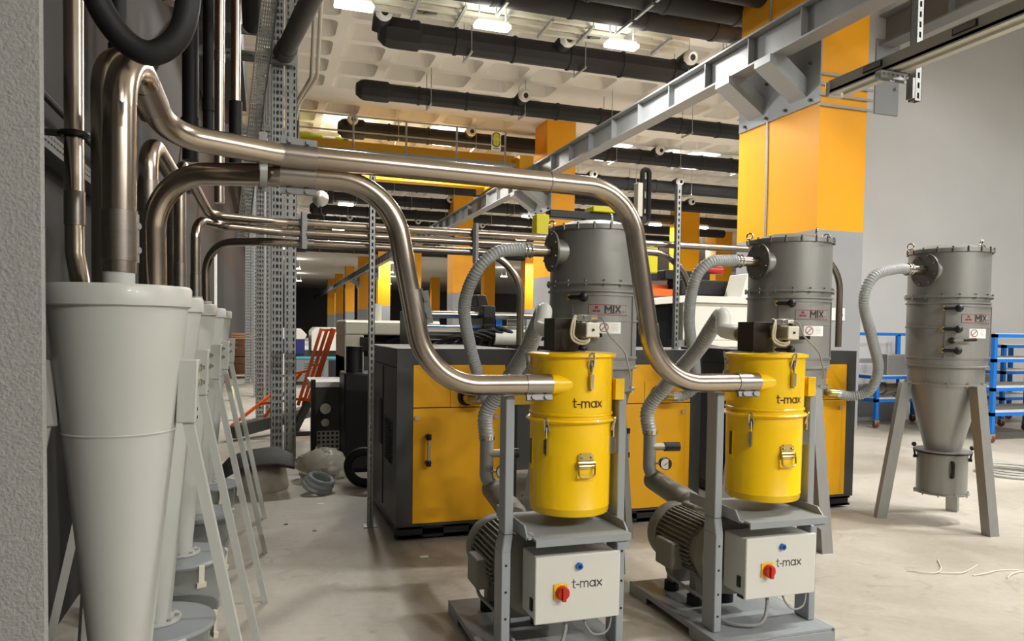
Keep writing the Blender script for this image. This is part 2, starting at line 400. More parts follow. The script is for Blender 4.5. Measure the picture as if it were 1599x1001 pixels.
def coffered_ceiling():
    mb = MB(); Zc = 8.05; P = 1.2; gx0 = 1.6-P*3; gy0 = 17.5-P*8; nx, ny = 25, 48; h = P/2
    def ring(cx, cy, hw, cr, z, k=3):
        pts = []
        for q in range(4):
            sx, sy = ((1,1), (-1,1), (-1,-1), (1,-1))[q]; ox = cx+sx*(hw-cr); oy = cy+sy*(hw-cr)
            for i in range(k+1):
                a = q*PI/2 + PI/2*i/k; pts.append((ox+cr*math.cos(a), oy+cr*math.sin(a), z))
        return pts
    vs = []; fs = []
    def solid(x0, x1, y0, y1):
        i = len(vs); vs.extend([(x0,y0,Zc),(x1,y0,Zc),(x1,y1,Zc),(x0,y1,Zc)]); fs.append((i+3, i+2, i+1, i))
    for iy in range(ny):
        for ix in range(nx):
            x0 = gx0+ix*P; y0 = gy0+iy*P; cx = x0+h; cy = y0+h
            colrow = min(abs(cy-(9.9+12*k)) for k in range(6)); colx = min(abs(cx-8.8), abs(cx-20.8))
            if colrow < 1.0 or (colrow < 2.6 and colx < 1.3):
                solid(x0, x0+P, y0, y0+P); continue
            o = ring(cx, cy, 0.49, 0.16, Zc); t = ring(cx, cy, 0.37, 0.12, Zc+0.34); i0 = len(vs); n = 16
            vs.extend([(x0+P,y0+P,Zc),(x0,y0+P,Zc),(x0,y0,Zc),(x0+P,y0,Zc)]); vs.extend(o); vs.extend(t)
            a = i0+4; c = a+n
            for q in range(4):
                for i in range(3): fs.append((i0+q, a+q*4+i+1, a+q*4+i))
                q2 = (q+1) % 4; fs.append((i0+q, i0+q2, a+q2*4, a+q*4+3))
            for i in range(n): fs.append((a+i, a+(i+1) % n, c+(i+1) % n, c+i))
            fs.append(tuple(c+i for i in range(n))[::-1])
    X1 = gx0+nx*P; Y1 = gy0+ny*P
    solid(-2.5, gx0, -25, 132); solid(X1, 48, -25, 132); solid(gx0, X1, -25, gy0); solid(gx0, X1, Y1, 132)
    mb.add(vs, fs); o = mb.build('ceiling', CEILW, smooth=False); struct(o)
coffered_ceiling()

# columns painted orange above, grey below
def column(x0, y0, w, d, label):
    b = MB(); b.box(x0, x0+w, y0, y0+d, 0, 8.05)
    return tag(b.build('concrete_column', COLM, smooth=False), label, 'column', 'orange and grey hall columns')
column(8.3, 9.72, 0.92, 2.1, 'nearest concrete column, orange above grey, behind the middle grey filter tower')
for k in range(1, 9):
    column(8.3, 9.72+12*k, 0.95, 1.1, 'orange and grey column, %s behind the nearest one along the crane beam' % ORD[k-1])
for k in range(2, 9):
    column(20.3, 9.72+12*k, 1.1, 1.1, 'orange and grey column of the second row to the right, %s from the front' % ORD[k-2])
for k in range(2, 6):
    column(27.6, 5.5+12*k, 1.2, 1.2, 'orange and grey column of the third row far to the right, %s from the front' % ORD[k-2])
b = MB(); b.tube([(8.29, 11.0, 8.0), (8.29, 11.0, 5.2), (8.285, 10.98, 4.0), (8.29, 11.0, 2.2)], 0.022, 8)
tag(b.build('conduit_pipe', GALV), 'thin grey conduit running down the left face of nearest orange column', 'pipe')
rods = thing('tie_rod_clamp', 'four thin steel tie rods across the front of nearest orange column', 'tie rods', (8.76, 9.66, 5.0))
for i in range(4):
    b = MB(); b.bar((8.25, 9.69, 5.15+0.16*i), (9.3, 9.69, 5.15+0.16*i), 0.035); b.build('rod', FRAMEG, rods)

# ---------------------------------------------------------------- crane runway beams
def runway(xw, y0, y1, z0, z1, label, stiff0, ns, brackets):
    t = thing('crane_runway_beam', label, 'beam', (xw, y0, z0))
    b = MB(); b.box(xw-0.012, xw+0.012, y0, y1, z0+0.02, z1-0.02); b.build('web', BEAMG, t, smooth=False)
    b = MB(); b.box(xw-0.16, xw+0.16, y0, y1, z1-0.03, z1); b.build('top_flange', BEAMG, t, smooth=False)
    b = MB(); b.box(xw-0.16, xw+0.16, y0, y1, z0, z0+0.03); b.build('bottom_flange', BEAMG, t, smooth=False)
    b = MB(); b.box(xw-0.03, xw+0.03, y0, y1, z1, z1+0.06); b.build('rail', DKSTEEL, t, smooth=False)
    me = None
    for i in range(ns):
        y = stiff0+1.28*i
        if y > y1: break
        b = MB(); b.box(xw-0.14, xw+0.14, y-0.01, y+0.01, z0+0.03, z1-0.03)
        b.build('stiffener', BEAMG, t, smooth=False)
    for (y, dx) in brackets:
        b = MB(); s = 1 if dx > 0 else -1; xc = xw+dx
        b.box(min(xc, xc-0.03*s), max(xc, xc-0.03*s), y-1.05, y+1.05, z0-0.75, z0+0.35)
        b.build('wall_plate', FRAMEG, t, smooth=False)
        for e in (-0.55, 0.55):
            b = MB(); b.prism([(xw-0.2*s, z0), (xw+0.1*s, z0), (xc, z0-0.32), (xc, z0-0.62), (xw-0.2*s, z0-0.12)], y+e-0.2, y+e+0.2, 'Y')
            b.build('bracket', FRAMEG, t, smooth=False)
            b = MB()
            for z in (-0.1, -0.68):
                for q in (-0.3, 0.3): b.cyl((xc-0.03*s, y+e+q, z0+z), (xc-0.08*s, y+e+q, z0+z), 0.025, n=6)
            b.build('bolts', DKSTEEL, t)
    return t
runway(7.75, -2, 128, 5.95, 6.47, 'long grey crane runway beam running along the left faces of the orange columns', 0.42, 70, [(10.75, 0.55)] + [(10.3+12*k, 0.55) for k in range(1, 6)])
runway(0.15, 14.0, 128, 5.95, 6.47, 'left crane runway beam hidden above the slotted rack posts', 0, 0, [])
rb = runway(10.4, 1.0, 10.57, 6.62, 7.15, 'second grey crane beam at upper right, ending at the grey wall', 1.5, 7, [])
b = MB(); b.box(10.2,10.72,10.57,10.6,5.45,6.75); b.cyl((10.62,10.57,5.9),(10.62,10.5,5.9),0.03,n=8); b.build('wall_plate', FRAMEG, rb, smooth=False)
b = MB(); b.box(9.26,9.34,9.85,9.95,5.75,7.2); b.box(9.222,9.34,9.95,10.1,5.75,7.2); tag(b.build('side_plate', mat('brown_grey_plate', (120,112,104), 0.5), smooth=False), 'upright brown-grey plate on the right side of nearest orange column', 'plate')

# ---------------------------------------------------------------- overhead crane
cr = thing('overhead_crane', 'yellow overhead travelling crane with railing far across the hall', 'crane', (4.0, 24.0, 6.2))
def cbox(name, m, *q):
    b = MB(); b.box(*q); return b.build(name, m, cr, smooth=False)
cbox('girder', CRANEY, 0.3, 7.6, 22.8, 23.3, 6.70, 7.09)
cbox('girder', CRANEY, 0.3, 7.6, 25.8, 26.3, 6.62, 7.0)
cbox('walkway', MGREY, 0.6, 7.4, 22.1, 22.8, 6.62, 6.70)
cbox('end_carriage', CRANEY, 7.5, 7.95, 22.0, 27.0, 6.53, 6.95)
cbox('end_carriage', CRANEY, -0.05, 0.35, 22.0, 27.0, 6.53, 6.95)
for i in range(5):
    x = 0.9+1.54*i
    b = MB(); b.bar((x, 22.12, 6.66), (x, 22.12, 7.66), 0.045); b.build('railing_post', GALV, cr, smooth=False)
for z in (7.64, 7.2):
    b = MB(); b.bar((0.9, 22.12, z), (7.06, 22.12, z), 0.04); b.build('rail', GALV, cr, smooth=False)
pl = cbox('sign_plate', WHITE, 6.60, 6.90, 22.06, 22.08, 7.03, 7.55); pl['label'] = 'white plate with a yellow letter S'
b = MB(); text_flat(b, 'S', 0.47, (6.75, 22.05, 7.34), (1,0,0), (0,0,1), mat('sign_yellow', (214, 206, 30), 0.5), 0.03, 0.85); b.build('letter', None, pl, smooth=False)
b = MB(); text_flat(b, 'S', 0.47, (6.75, 22.055, 7.34), (1,0,0), (0,0,1), mat('sign_ink', (20, 20, 16), 0.5), 0.06, 0.85); b.build('letter_outline', None, pl, smooth=False)
b = MB(); b.box(6.66, 6.84, 22.052, 22.06, 7.07, 7.11); b.build('small_print', mat('label_grey_print', (150,150,150), 0.5), pl, smooth=False)
b = MB(); b.cyl((0.67, 24.0, 7.32), (1.7, 24.0, 7.32), 0.19, n=20); b.build('hoist_motor', LIME, cr)
b = MB(); b.cyl((1.7, 24.0, 7.32), (2.08, 24.0, 7.32), 0.14, n=20); b.build('hoist_drum', GALV, cr)
b = MB(); b.cyl((2.08, 24.0, 7.32), (2.46, 24.0, 7.32), 0.17, n=20); b.build('hoist_motor', LIME, cr)
for x in (0.8, 2.3): cbox('hoist_trolley', MGREY, x-0.08, x+0.08, 22.85, 26.2, 7.09, 7.15)
b = MB(); b.lathe([(0.0,-0.29),(0.15,-0.21),(0.26,0.0),(0.19,0.23),(0.0,0.29)], (1.66, 24.1, 5.54), (0.3,1,0), 16); hb = b.build('hook_block', GALV, cr)
b = MB(); b.tube(fillet([(1.66,24.1,5.3),(1.66,24.1,5.08),(1.79,24.1,4.93),(1.66,24.1,4.82),(1.53,24.1,4.92)], 0.08, 4), 0.035, 8); b.build('hook', BLACK, hb)
b = MB()
for dx in (-0.2, -0.1, 0.1, 0.2): b.cyl((1.66+dx, 24.1, 5.7), (1.66+dx, 24.0, 7.2), 0.012, n=5)
b.build('hoist_rope', DKSTEEL, cr)

# ---------------------------------------------------------------- ceiling lamps
def lamp(x, y, label):
    LAMP_Z = lamp_z(y)
    t = thing('ceiling_lamp', label, 'lamp', (x, y, LAMP_Z-0.12), 'ceiling lamps')
    b = MB(); b.box(x-0.3, x+0.3, y-0.07, y+0.07, LAMP_Z-0.05, LAMP_Z+0.02); b.build('housing', LAMPB, t, smooth=False)
    b = MB(); b.box(x-0.335, x+0.335, y-0.12, y+0.12, LAMP_Z-0.13, LAMP_Z-0.045); b.build('diffuser', LAMPM, t, bevel=0.03, smooth=False)
    for dx in (-0.25, 0.25):
        b = MB(); b.bar((x+dx, y, LAMP_Z), (x+dx, y, 8.06), 0.02); b.build('hanger', GALV, t, smooth=False)
ROWS = {3.3: 'above the filter towers', 13.25: 'of the nearest lit row', 24.4: 'added as hidden fill behind the third black duct', 34.6: 'far beyond the yellow crane', 43.5: 'of the row behind that beyond the crane', 56.0: 'very far down the hall', 75.0: 'of the second farthest row', 95.0: 'of the farthest row'}
for ly in ROWS:
    for ix, lx in enumerate(LAMPS[ly]): lamp(lx, ly, 'ceiling lamp %s, %s from left' % (ROWS[ly], ORD[ix]))

# ---------------------------------------------------------------- black ducts with white jet nozzles
def duct(i, y, z, x0, x1, r, nozzles, label):
    t = thing('ventilation_duct', label, 'duct', ((x0+x1)/2, y, z-r), 'black ceiling ducts')
    b = MB(); b.lathe([(r, 0), (r, x1-x0)], (x0, y, z), (1,0,0), 10); b.build('duct_body', DUCT, t, sharp=20)
    b = MB(); b.lathe([(r*0.7,-0.22),(r*1.15,-0.1),(r*1.25,0.0),(r*1.25,0.55),(r*1.05,0.6)], (x0, y, z), (1,0,0), 8); b.build('end_cap', DUCT, t, sharp=20)
    xx = x0+1.3; k = 0
    while xx < min(x1, 17):
        b = MB(); b.lathe([(r*1.0,0),(r*1.1,0.01),(r*1.1,0.07),(r*1.0,0.08)], (xx, y, z), (1,0,0), 10, caps=False); b.build('flange', DUCT, t, sharp=20)
        if k % 2 == 0:
            b = MB(); b.bar((xx+0.3, y-r-0.08, z-r-0.03), (xx+0.3, y+r+0.08, z-r-0.03), 0.04); b.bar((xx+0.3, y-r-0.06, z-r-0.03), (xx+0.3, y-r-0.06, 8.1), 0.015); b.bar((xx+0.3, y+r+0.06, z-r-0.03), (xx+0.3, y+r+0.06, 8.1), 0.015)
            b.build('hanger', GALV, t, smooth=False)
        xx += 1.25; k += 1
    for nx in nozzles:
        b = MB(); b.tube(fillet([(nx, y, z), (nx, y-0.1, z+0.14), (nx, y-0.5, z+0.16)], 0.2, 5), 0.17, 10); st = b.build('nozzle_stub', DUCT, t)
        b = MB(); b.lathe([(0.055,0.02),(0.07,0.07),(0.115,0.08),(0.16,0.02),(0.165,-0.06),(0.12,-0.1)], (nx, y-0.55, z+0.15), (0.05,-1,-0.25), 18); nz = b.build('jet_nozzle', NOZ, t); nz['label'] = 'round white jet nozzle with dark bore'
        b = MB(); b.lathe([(0.0,0.06),(0.068,0.066)], (nx, y-0.55, z+0.15), (0.05,-1,-0.25), 14); b.build('bore', BLACK, nz)
DY = [15.0, 18.8, 23.6, 26.9, 30.7, 34.6, 38.4, 42.3, 46.2, 50.1, 54.0, 58.0]
for i, y in enumerate(DY):
    x0 = 2.35 if i != 4 else 3.4
    nz = [2.16, 5.95, 8.86, 12.6] if i == 0 else [6.34, 10.1, 13.9] if i == 1 else [2.53, 6.23, 9.6, 13.0] if i == 2 else [x0+0.2+3.78*k + (1.9 if i % 2 else 0) for k in range(4 if i % 2 else 5)]
    lab = 'black insulated duct across the white ceiling, ' + ('nearest one, just behind the lit lamp row' if i == 0 else '%s one from the front' % ORD[i])
    duct(i, y, 7.66 if i == 2 else 7.4, x0, 26, 0.21 if i == 1 else 0.25, nz, lab)
for i, y in enumerate((12.83, 12.05, 11.27)):
    t = thing('ventilation_duct', 'wide black duct at the top of the picture, %s' % ('beside the cable tray', 'middle of the three', 'nearest the camera')[i], 'duct', (8.5, y, 7.2), 'black ceiling ducts')
    b = MB(); b.lathe([(0.27, 0), (0.27, 11.5)], (3.0, y, 7.55), (1,0,0), 14); b.build('duct_body', DUCT, t)
    for k in range(7):
        b = MB(); b.lathe([(0.27,0),(0.29,0.01),(0.29,0.08),(0.27,0.09)], (3.8+1.5*k, y, 7.55), (1,0,0), 14, caps=False); b.build('flange', DUCT, t)
    for k in range(4):
        b = MB(); b.bar((4.0+2.4*k, y-0.33, 7.24), (4.0+2.4*k, y+0.33, 7.24), 0.05); b.bar((4.0+2.4*k, y-0.32, 7.24), (4.0+2.4*k, y-0.32, 8.05), 0.015); b.bar((4.0+2.4*k, y+0.32, 7.24), (4.0+2.4*k, y+0.32, 8.05), 0.015); b.build('hanger', GALV, t, smooth=False)
b = MB(); b.box(1.0, 13.5, 13.55, 13.95, 7.75, 8.05); struct(b.build('trim_2', BRICK, smooth=False))
ct = thing('cable_tray', 'pale cable tray along the lamps under the white coffered ceiling', 'cable tray', (6.5, 14.2, 7.4))
for y, z in ((13.68, 7.53), (13.95, 7.5), (14.22, 7.48)):
    b = MB(); b.box(1.2, 8.3, y-0.05, y+0.05, z, z+0.08); b.build('tray_rail', mat('pale_tray_enamel', (196, 194, 176), 0.5), ct, smooth=False)
for k in range(8):
    x = 1.8+0.86*k
    b = MB(); b.bar((x, 13.52, 7.49), (x, 14.34, 7.45), 0.05); b.bar((x, 13.54, 7.48), (x, 13.54, 8.05), 0.018); b.bar((x, 14.32, 7.45), (x, 14.32, 8.05), 0.018); b.build('tray_hanger', GALV, ct, smooth=False)
for k in range(3):
    b = MB(); b.tube([(2.6+3.4*k, 14.05, 7.6), (2.75+3.4*k, 14.12, 7.54), (3.0+3.4*k, 14.05, 7.6), (2.85+3.4*k, 14.1, 7.5), (3.1+3.4*k, 14.1, 7.54)], 0.035, 6); b.build('cable_bundle', DKSTEEL, ct)
# ---------------------------------------------------------------- three yellow-panelled machine cabinets
def cabinet(x, label):
    t = thing('machine_cabinet', label, 'machine', (x+0.45, 5.98, 0), 'yellow panelled cabinets')
    y0, y1, w, zt = 5.28, 6.72, 0.91, 1.40
    b = MB(); b.box(x, x+w, y0+0.012, y1, 0.11, zt)
    b.build('body', ANTHR, t, bevel=0.012)
    b = MB(); b.box(x, x+0.115, y0, y0+0.02, 0.11, zt); b.box(x+w-0.095, x+w, y0, y0+0.02, 0.11, zt); b.box(x+0.115, x+w-0.095, y0, y0+0.02, 1.287, zt); b.box(x+0.115, x+w-0.095, y0, y0+0.02, 0.11, 0.127)
    b.build('front_frame', ANTHR, t, smooth=False)
    b = MB()
    for a0, a1 in ((0.02, 0.2), (0.36, 0.55), (0.7, 0.89)): b.box(x+a0, x+a1, y0+0.03, y1-0.05, 0.02, 0.11)
    b.box(x+0.0, x+w, y0+0.03, y0+0.08, 0.02, 0.04); b.box(x, x+w, y0+0.03, y0+0.08, 0.085, 0.11); b.box(x+0.05, x+w-0.05, y0+0.3, y0+0.33, 0.0, 0.09)
    b.build('base', BLACK, t, smooth=False)
    xa, xb = x+0.118, x+w-0.098
    b = MB(); b.box(xa, xb, y0+0.002, y0+0.02, 0.975, 1.284); up = b.build('upper_panel', AMBER, t, bevel=0.003)
    b = MB(); b.box(xa, xb, y0-0.002, y0+0.02, 0.13, 0.968); dr = b.build('door', AMBER, t, bevel=0.003)
    hx = x+0.225
    b = MB(); b.tube(fillet([(hx, y0, 0.76), (hx, y0-0.05, 0.76), (hx, y0-0.05, 0.58), (hx, y0, 0.58)], 0.02, 4), 0.012, 8); h = b.build('handle', ALU, dr)
    b = MB()
    for z in (0.765, 0.575): b.cyl((hx, y0, z), (hx, y0-0.055, z), 0.019, n=10); b.cyl((hx, y0-0.05, z+0.02), (hx, y0-0.05, z-0.02), 0.018, n=10)
    b.build('handle_ends', BLACK, dr)
    for lx in (hx-0.08, xb-0.07):
        b = MB(); b.cyl((lx, y0, 0.9), (lx, y0-0.014, 0.9), 0.018, n=14); b.build('lock', ALU, dr)
    px, pz = x+0.512, 1.05
    b = MB(); b.box(px-0.12, px+0.13, y0-0.004, y0+0.004, pz-0.075, pz+0.1); b.build('port_plate', AMBER, up, bevel=0.002)
    b = MB(); b.torus((px, y0-0.012, pz), (0,1,0), 0.052, 0.016, 24, 8); b.build('port_ring', BLACK, up)
    b = MB(); b.tube(fillet([(px, y0+0.005, pz), (px, y0-0.1, pz-0.008), (px+0.07, y0-0.13, pz-0.012)], 0.05, 6), 0.042, 16); b.build('port_elbow', BRASS, up)
    b = MB()
    for i in range(14):
        z = 0.55+0.024*i; b.add([(x-0.003, y0+0.18, z), (x-0.003, y0+0.5, z+0.01), (x-0.016, y0+0.5, z+0.004), (x-0.016, y0+0.18, z-0.006)], [(0,1,2,3), (3,2,1,0)])
        b.box(x-0.004, x-0.001, y0+0.18, y0+0.5, z-0.018, z-0.002)
    b.build('louvres', BLACK, t, smooth=False)
    b = MB(); b.box(x-0.006, x, y0+0.62, y0+0.64, 0.15, 1.25); b.box(x-0.006, x, y0+0.01, y1-0.02, 1.258, 1.264); b.box(x-0.012, x, y0+0.66, y0+0.78, 0.62, 0.98); b.build('side_panel_seams', mat('seam_grey', (36,36,36), 0.6), t, smooth=False)
    b = MB(); b.box(xb-0.045, xb-0.042, y0-0.004, y0, 0.13, 0.96); b.build('door_edge', AMBER, dr, smooth=False)
    return t
cabinet(0.90, 'leftmost yellow panelled dark grey cabinet beside the slotted post')
cabinet(2.49, 'middle yellow panelled dark grey cabinet between the two yellow drums')
cabinet(4.07, 'rightmost yellow panelled dark grey cabinet beside the free-standing filter tower')

# ---------------------------------------------------------------- three stainless filter towers
def tower(cx, label, leg_label=None):
    cy = 4.72; R = 0.3
    t = thing('filter_tower', label, 'filter', (cx, cy, 0), 'stainless filter towers')
    b = MB(); b.lathe([(R, 1.865), (R, 2.225)], (cx,cy,0), n=56); b.build('upper_shell', INOX, t)
    b = MB(); b.lathe([(R*0.95,1.30),(R*0.97,1.84)], (cx,cy,0), n=56, caps=False); b.lathe([(R,1.30),(R,1.86)], (cx,cy,0), n=56, caps=False); b.build('middle_shell', INOX, t)
    b = MB(); b.lathe([(R-0.02,1.15),(R-0.018,1.30)], (cx,cy,0), n=56); b.build('lower_shell', INOX, t)
    b = MB()
    for z, e in ((1.81,0.012),(1.615,0.008),(1.365,0.008),(1.30,0.01)): b.lathe([(R,z-0.008),(R+e,z-0.006),(R+e,z+0.006),(R,z+0.008)], (cx,cy,0), n=56, caps=False)
    b.build('ring_beads', INOX, t)
    def flange(z, rr, n, name):
        b = MB(); b.lathe([(rr-0.02,z-0.008),(rr+0.022,z-0.008),(rr+0.022,z+0.008),(rr-0.02,z+0.008)], (cx,cy,0), n=56, caps=False); f = b.build(name, INOX, t)
        b = MB()
        for i in range(n):
            p = pol(cx, cy, rr+0.014, 2*PI*(i+0.5)/n, z); b.cyl(p-Vector((0,0,0.02)), p+Vector((0,0,0.02)), 0.008, n=6)
        b.build('flange_bolts', CHROME, f, smooth=False)
    flange(1.862, R, 16, 'middle_flange')
    b = MB(); b.lathe([(R+0.012,2.215),(R+0.012,2.245),(R-0.02,2.25),(R*0.6,2.285),(0.0,2.3)], (cx,cy,0), n=56, caps=False); lid = b.build('top_lid', INOX, t)
    b = MB()
    for i in range(18):
        p = pol(cx, cy, R+0.012, 2*PI*i/18+0.1, 2.235); b.cyl(p-Vector((0,0,0.022)), p+Vector((0,0,0.022)), 0.008, n=6)
    b.build('lid_bolts', CHROME, lid, smooth=False)
    for a in (-92, -10, 150):
        b = MB(); p = pol(cx, cy, R-0.005, rad(a), 2.285); b.torus(p, (math.cos(rad(a+60)), math.sin(rad(a+60)), 0), 0.024, 0.0065, 16, 6); b.cyl(p-Vector((0,0,0.055)), p-Vector((0,0,0.024)), 0.008, n=8); b.build('lifting_eye', CHROME, lid)
    flange(1.152, R-0.025, 12, 'lower_flange')
    b = MB(); b.lathe([(R-0.028,1.145),(0.135,0.60)], (cx,cy,0), n=48); b.build('cone', INOX, t)
    bn = MB(); bn.lathe([(0.188,0.245),(0.188,0.575)], (cx,cy,0), n=44); bo = bn.build('dust_bin', INOX, t)
    b = MB(); b.lathe([(0.13,0.60),(0.215,0.60),(0.215,0.59),(0.13,0.59)], (cx,cy,0), n=44, caps=False); b.build('bin_lid', INOX, bo)
    b = MB(); b.lathe([(0.185,0.588),(0.208,0.588),(0.208,0.576),(0.185,0.576)], (cx,cy,0), n=44, caps=False); b.build('seal', BLACK, bo)
    b = MB(); b.lathe([(0.188,0.25),(0.205,0.25),(0.205,0.24),(0.188,0.24)], (cx,cy,0), n=44, caps=False)
    for i in range(10): p = pol(cx,cy,0.2,2*PI*i/10,0.245); b.cyl(p-Vector((0,0,0.016)), p+Vector((0,0,0.016)), 0.006, n=6)
    b.build('bottom_rim', INOX, bo)
    ac = math.atan2(-cy, -cx)
    for da in (-80, 84):
        a = ac+rad(da)
        b = MB(); p = pol(cx,cy,0.212,a,0.6); b.cyl(pol(cx,cy,0.2,a,0.53), p, 0.008, n=8); b.sphere(p+Vector((0,0,0.03)), 0.02, 10); b.cyl(pol(cx,cy,0.187,a,0.53), pol(cx,cy,0.215,a,0.53), 0.014, n=8); b.build('clamp_knob', BLACK, bo)
    a = ac+rad(22)
    b = MB(); b.tube(fillet([pol(cx,cy,0.186,a,0.52), pol(cx,cy,0.214,a,0.52), pol(cx,cy,0.214,a,0.40), pol(cx,cy,0.186,a,0.40)], 0.015, 3), 0.013, 8); b.build('bin_handle', BLACK, bo)
    for a in (268, 152, 30):
        a = rad(a); top = pol(cx,cy,0.285,a,1.15); foot = pol(cx,cy,0.45,a,0.0); side = Vector((-math.sin(a), math.cos(a), 0)); out = Vector((math.cos(a), math.sin(a), 0))
        vs = []
        for p in (foot, top):
            for i, j in ((-1,-1),(1,-1),(1,1),(-1,1)): vs.append(p+side*(0.045*i)+out*(0.04*j+0.02))
        b = MB(); b.add(vs, [(3,2,1,0),(4,5,6,7),(0,1,5,4),(1,2,6,5),(2,3,7,6),(3,0,4,7)]); b.build('leg', INOX, t, smooth=False)
    # tangential inlet
    iy, iz = cy-0.08, 2.07
    b = MB(); b.cyl((cx-0.345,iy,iz), (cx-0.1,iy,iz), 0.085, n=32); b.build('inlet_stub', INOX, t)
    b = MB(); b.lathe([(0.135,0),(0.135,0.012)], (cx-0.35,iy,iz), (1,0,0), 36); ip = b.build('inlet_plate', INOXD, t)
    b = MB()
    for i in range(8): p = Vector((cx-0.35, iy+0.115*math.cos(2*PI*i/8+0.3), iz+0.115*math.sin(2*PI*i/8+0.3))); b.cyl(p, p-Vector((0.012,0,0)), 0.008, n=6)
    b.build('plate_bolts', CHROME, ip, smooth=False)
    b = MB(); b.cyl((cx-0.35,iy,iz), (cx-0.50,iy,iz), 0.038, n=20); ipp = b.build('inlet_pipe', STEEL, t)
    b = MB(); b.cyl((cx-0.48,iy,iz), (cx-0.54,iy,iz), 0.044, n=20); b.torus((cx-0.495,iy,iz), (1,0,0), 0.045, 0.006); b.torus((cx-0.525,iy,iz), (1,0,0), 0.045, 0.006); b.build('hose_clamp', CHROME, ipp)
    # door, knobs and labels
    b = MB(); a0, a1 = rad(-141), rad(-55)
    arc_patch(b, cx, cy, 1.375, 1.79, R+0.001, 0.005, a0, a1, 14)
    for z in (1.375, 1.785): arc_patch(b, cx, cy, z-0.006, z+0.006, R+0.005, 0.008, a0, a1, 14)
    arc_patch(b, cx, cy, 1.375, 1.79, R+0.005, 0.008, a0, a0+0.03, 1); arc_patch(b, cx, cy, 1.375, 1.79, R+0.005, 0.008, a1-0.03, a1, 1)
    door = b.build('access_door', INOX, t)
    tg = Vector((-math.sin(a0), math.cos(a0), 0)); ro = Vector((math.cos(a0), math.sin(a0), 0))
    for z in (1.765, 1.60, 1.43):
        p = pol(cx, cy, R+0.03, a0+0.02, z)
        b = MB(); b.cyl(p-tg*0.02, p+tg*0.07, 0.014, n=10); b.sphere(p+tg*0.088, 0.031, 12); k = b.build('door_knob', BLACK, door)
        b = MB(); b.cyl(p-tg*0.02-Vector((0,0,0.02)), p-tg*0.02+Vector((0,0,0.02)), 0.012, n=8); b.bar(p-tg*0.03-ro*0.03, p-tg*0.03+ro*0.005, 0.03); b.build('hinge_lug', BRASS, door)
    p = pol(cx, cy, R+0.02, a0+0.16, 1.51); q = pol(cx, cy, R+0.02, a0+0.42, 1.515)
    b = MB(); b.sphere(p, 0.026, 12); b.cyl(p, p+ro*0.03, 0.015, n=10); b.build('valve_body', BRONZE, door)
    b = MB(); b.bar(p+ro*0.02, q+ro*0.03, 0.014); b.build('valve_lever', ALU, door)
    b = MB(); b.cyl(q+ro*0.03, q+ro*0.03+(q-p).normalized()*0.09, 0.013, n=10); b.build('valve_grip', BLACK, door)
    la = rad(-93)
    b = MB(); arc_patch(b, cx, cy, 1.65, 1.72, R+0.006, 0.002, la-0.47, la+0.47, 14); lb = b.build('name_plate', mat('silver_label', (150, 148, 144), 0.4, 0.3), door); lb['label'] = 'silver plate lettered MIX with a red emblem'
    b = MB()
    for z in (1.652, 1.718): arc_patch(b, cx, cy, z-0.0015, z+0.0015, R+0.008, 0.0008, la-0.465, la+0.465, 14)
    arc_patch(b, cx, cy, 1.652, 1.718, R+0.008, 0.0008, la-0.467, la-0.46, 1); arc_patch(b, cx, cy, 1.652, 1.718, R+0.008, 0.0008, la+0.40, la+0.408, 1)
    for ang in (90, 210, 330):
        e = rad(ang); ec = la-0.30; dx, dz = 0.014*math.cos(e), 0.014*math.sin(e)
        for q in range(2):
            w = 0.012-q*0.005; aa = ec+dx*(1+q*0.5)/R; zz = 1.684+dz*(1+q*0.5)
            arc_patch(b, cx, cy, zz-w*0.55, zz+w*0.55, R+0.008, 0.0009, aa-w/R/1.2, aa+w/R/1.2, 2)
    b.build('emblem', mat('label_red', (150, 40, 40), 0.5), lb)
    b = MB(); strokes(b, MIXL, 0.27, 0.041, on_round(cx, cy, 1.69, R+0.009, la+0.065), TEXTK); text_round(b, 'srl', 0.015, cx, cy, 1.674, R+0.0100, la+0.325, TEXTK, 0.0, 1.0); arc_patch(b, cx, cy, 1.660, 1.6625, R+0.008, 0.0008, la-0.14, la+0.30, 6, TEXTK); b.build('lettering', None, lb, smooth=False)
    b = MB(); arc_patch(b, cx, cy, 1.53, 1.605, R+0.006, 0.0015, la-0.27, la+0.27, 10); sg = b.build('warning_label', WHITE, door)
    b = MB(); n = 24; sc = la-0.13; vs = []; fs = []
    for i in range(n):
        a = 2*PI*i/n
        for r in (0.025, 0.030): vs.append(pol(cx, cy, R+0.0085, sc+r*math.cos(a)/R, 1.57+r*math.sin(a)))
    for i in range(n): fs.append((2*i, 2*i+1, (2*i+3) % (2*n), (2*i+2) % (2*n)))
    b.add(vs, fs); vs = []
    for u, v in ((-0.021,-0.017),(-0.017,-0.021),(0.021,0.017),(0.017,0.021)): vs.append(pol(cx, cy, R+0.0085, sc+u/R, 1.57+v))
    b.add(vs, [(0,1,2,3)]); b.build('prohibition_sign', mat('label_red', (150, 40, 40), 0.5), sg, smooth=False)
    b = MB()
    for i in range(5): arc_patch(b, cx, cy, 1.55+0.01*i, 1.5515+0.01*i, R+0.0076, 0.0006, la+0.05, la+0.2, 3)
    b.build('label_lines', mat('label_grey_print', (150,150,150), 0.5), sg)
    return t
tower(2.16, 'left grey filter tower with domed lid, behind the left yellow drum')
tower(3.79, 'middle grey filter tower, behind the right yellow drum')
tower(5.375, 'free-standing stainless filter tower on three legs at the right')

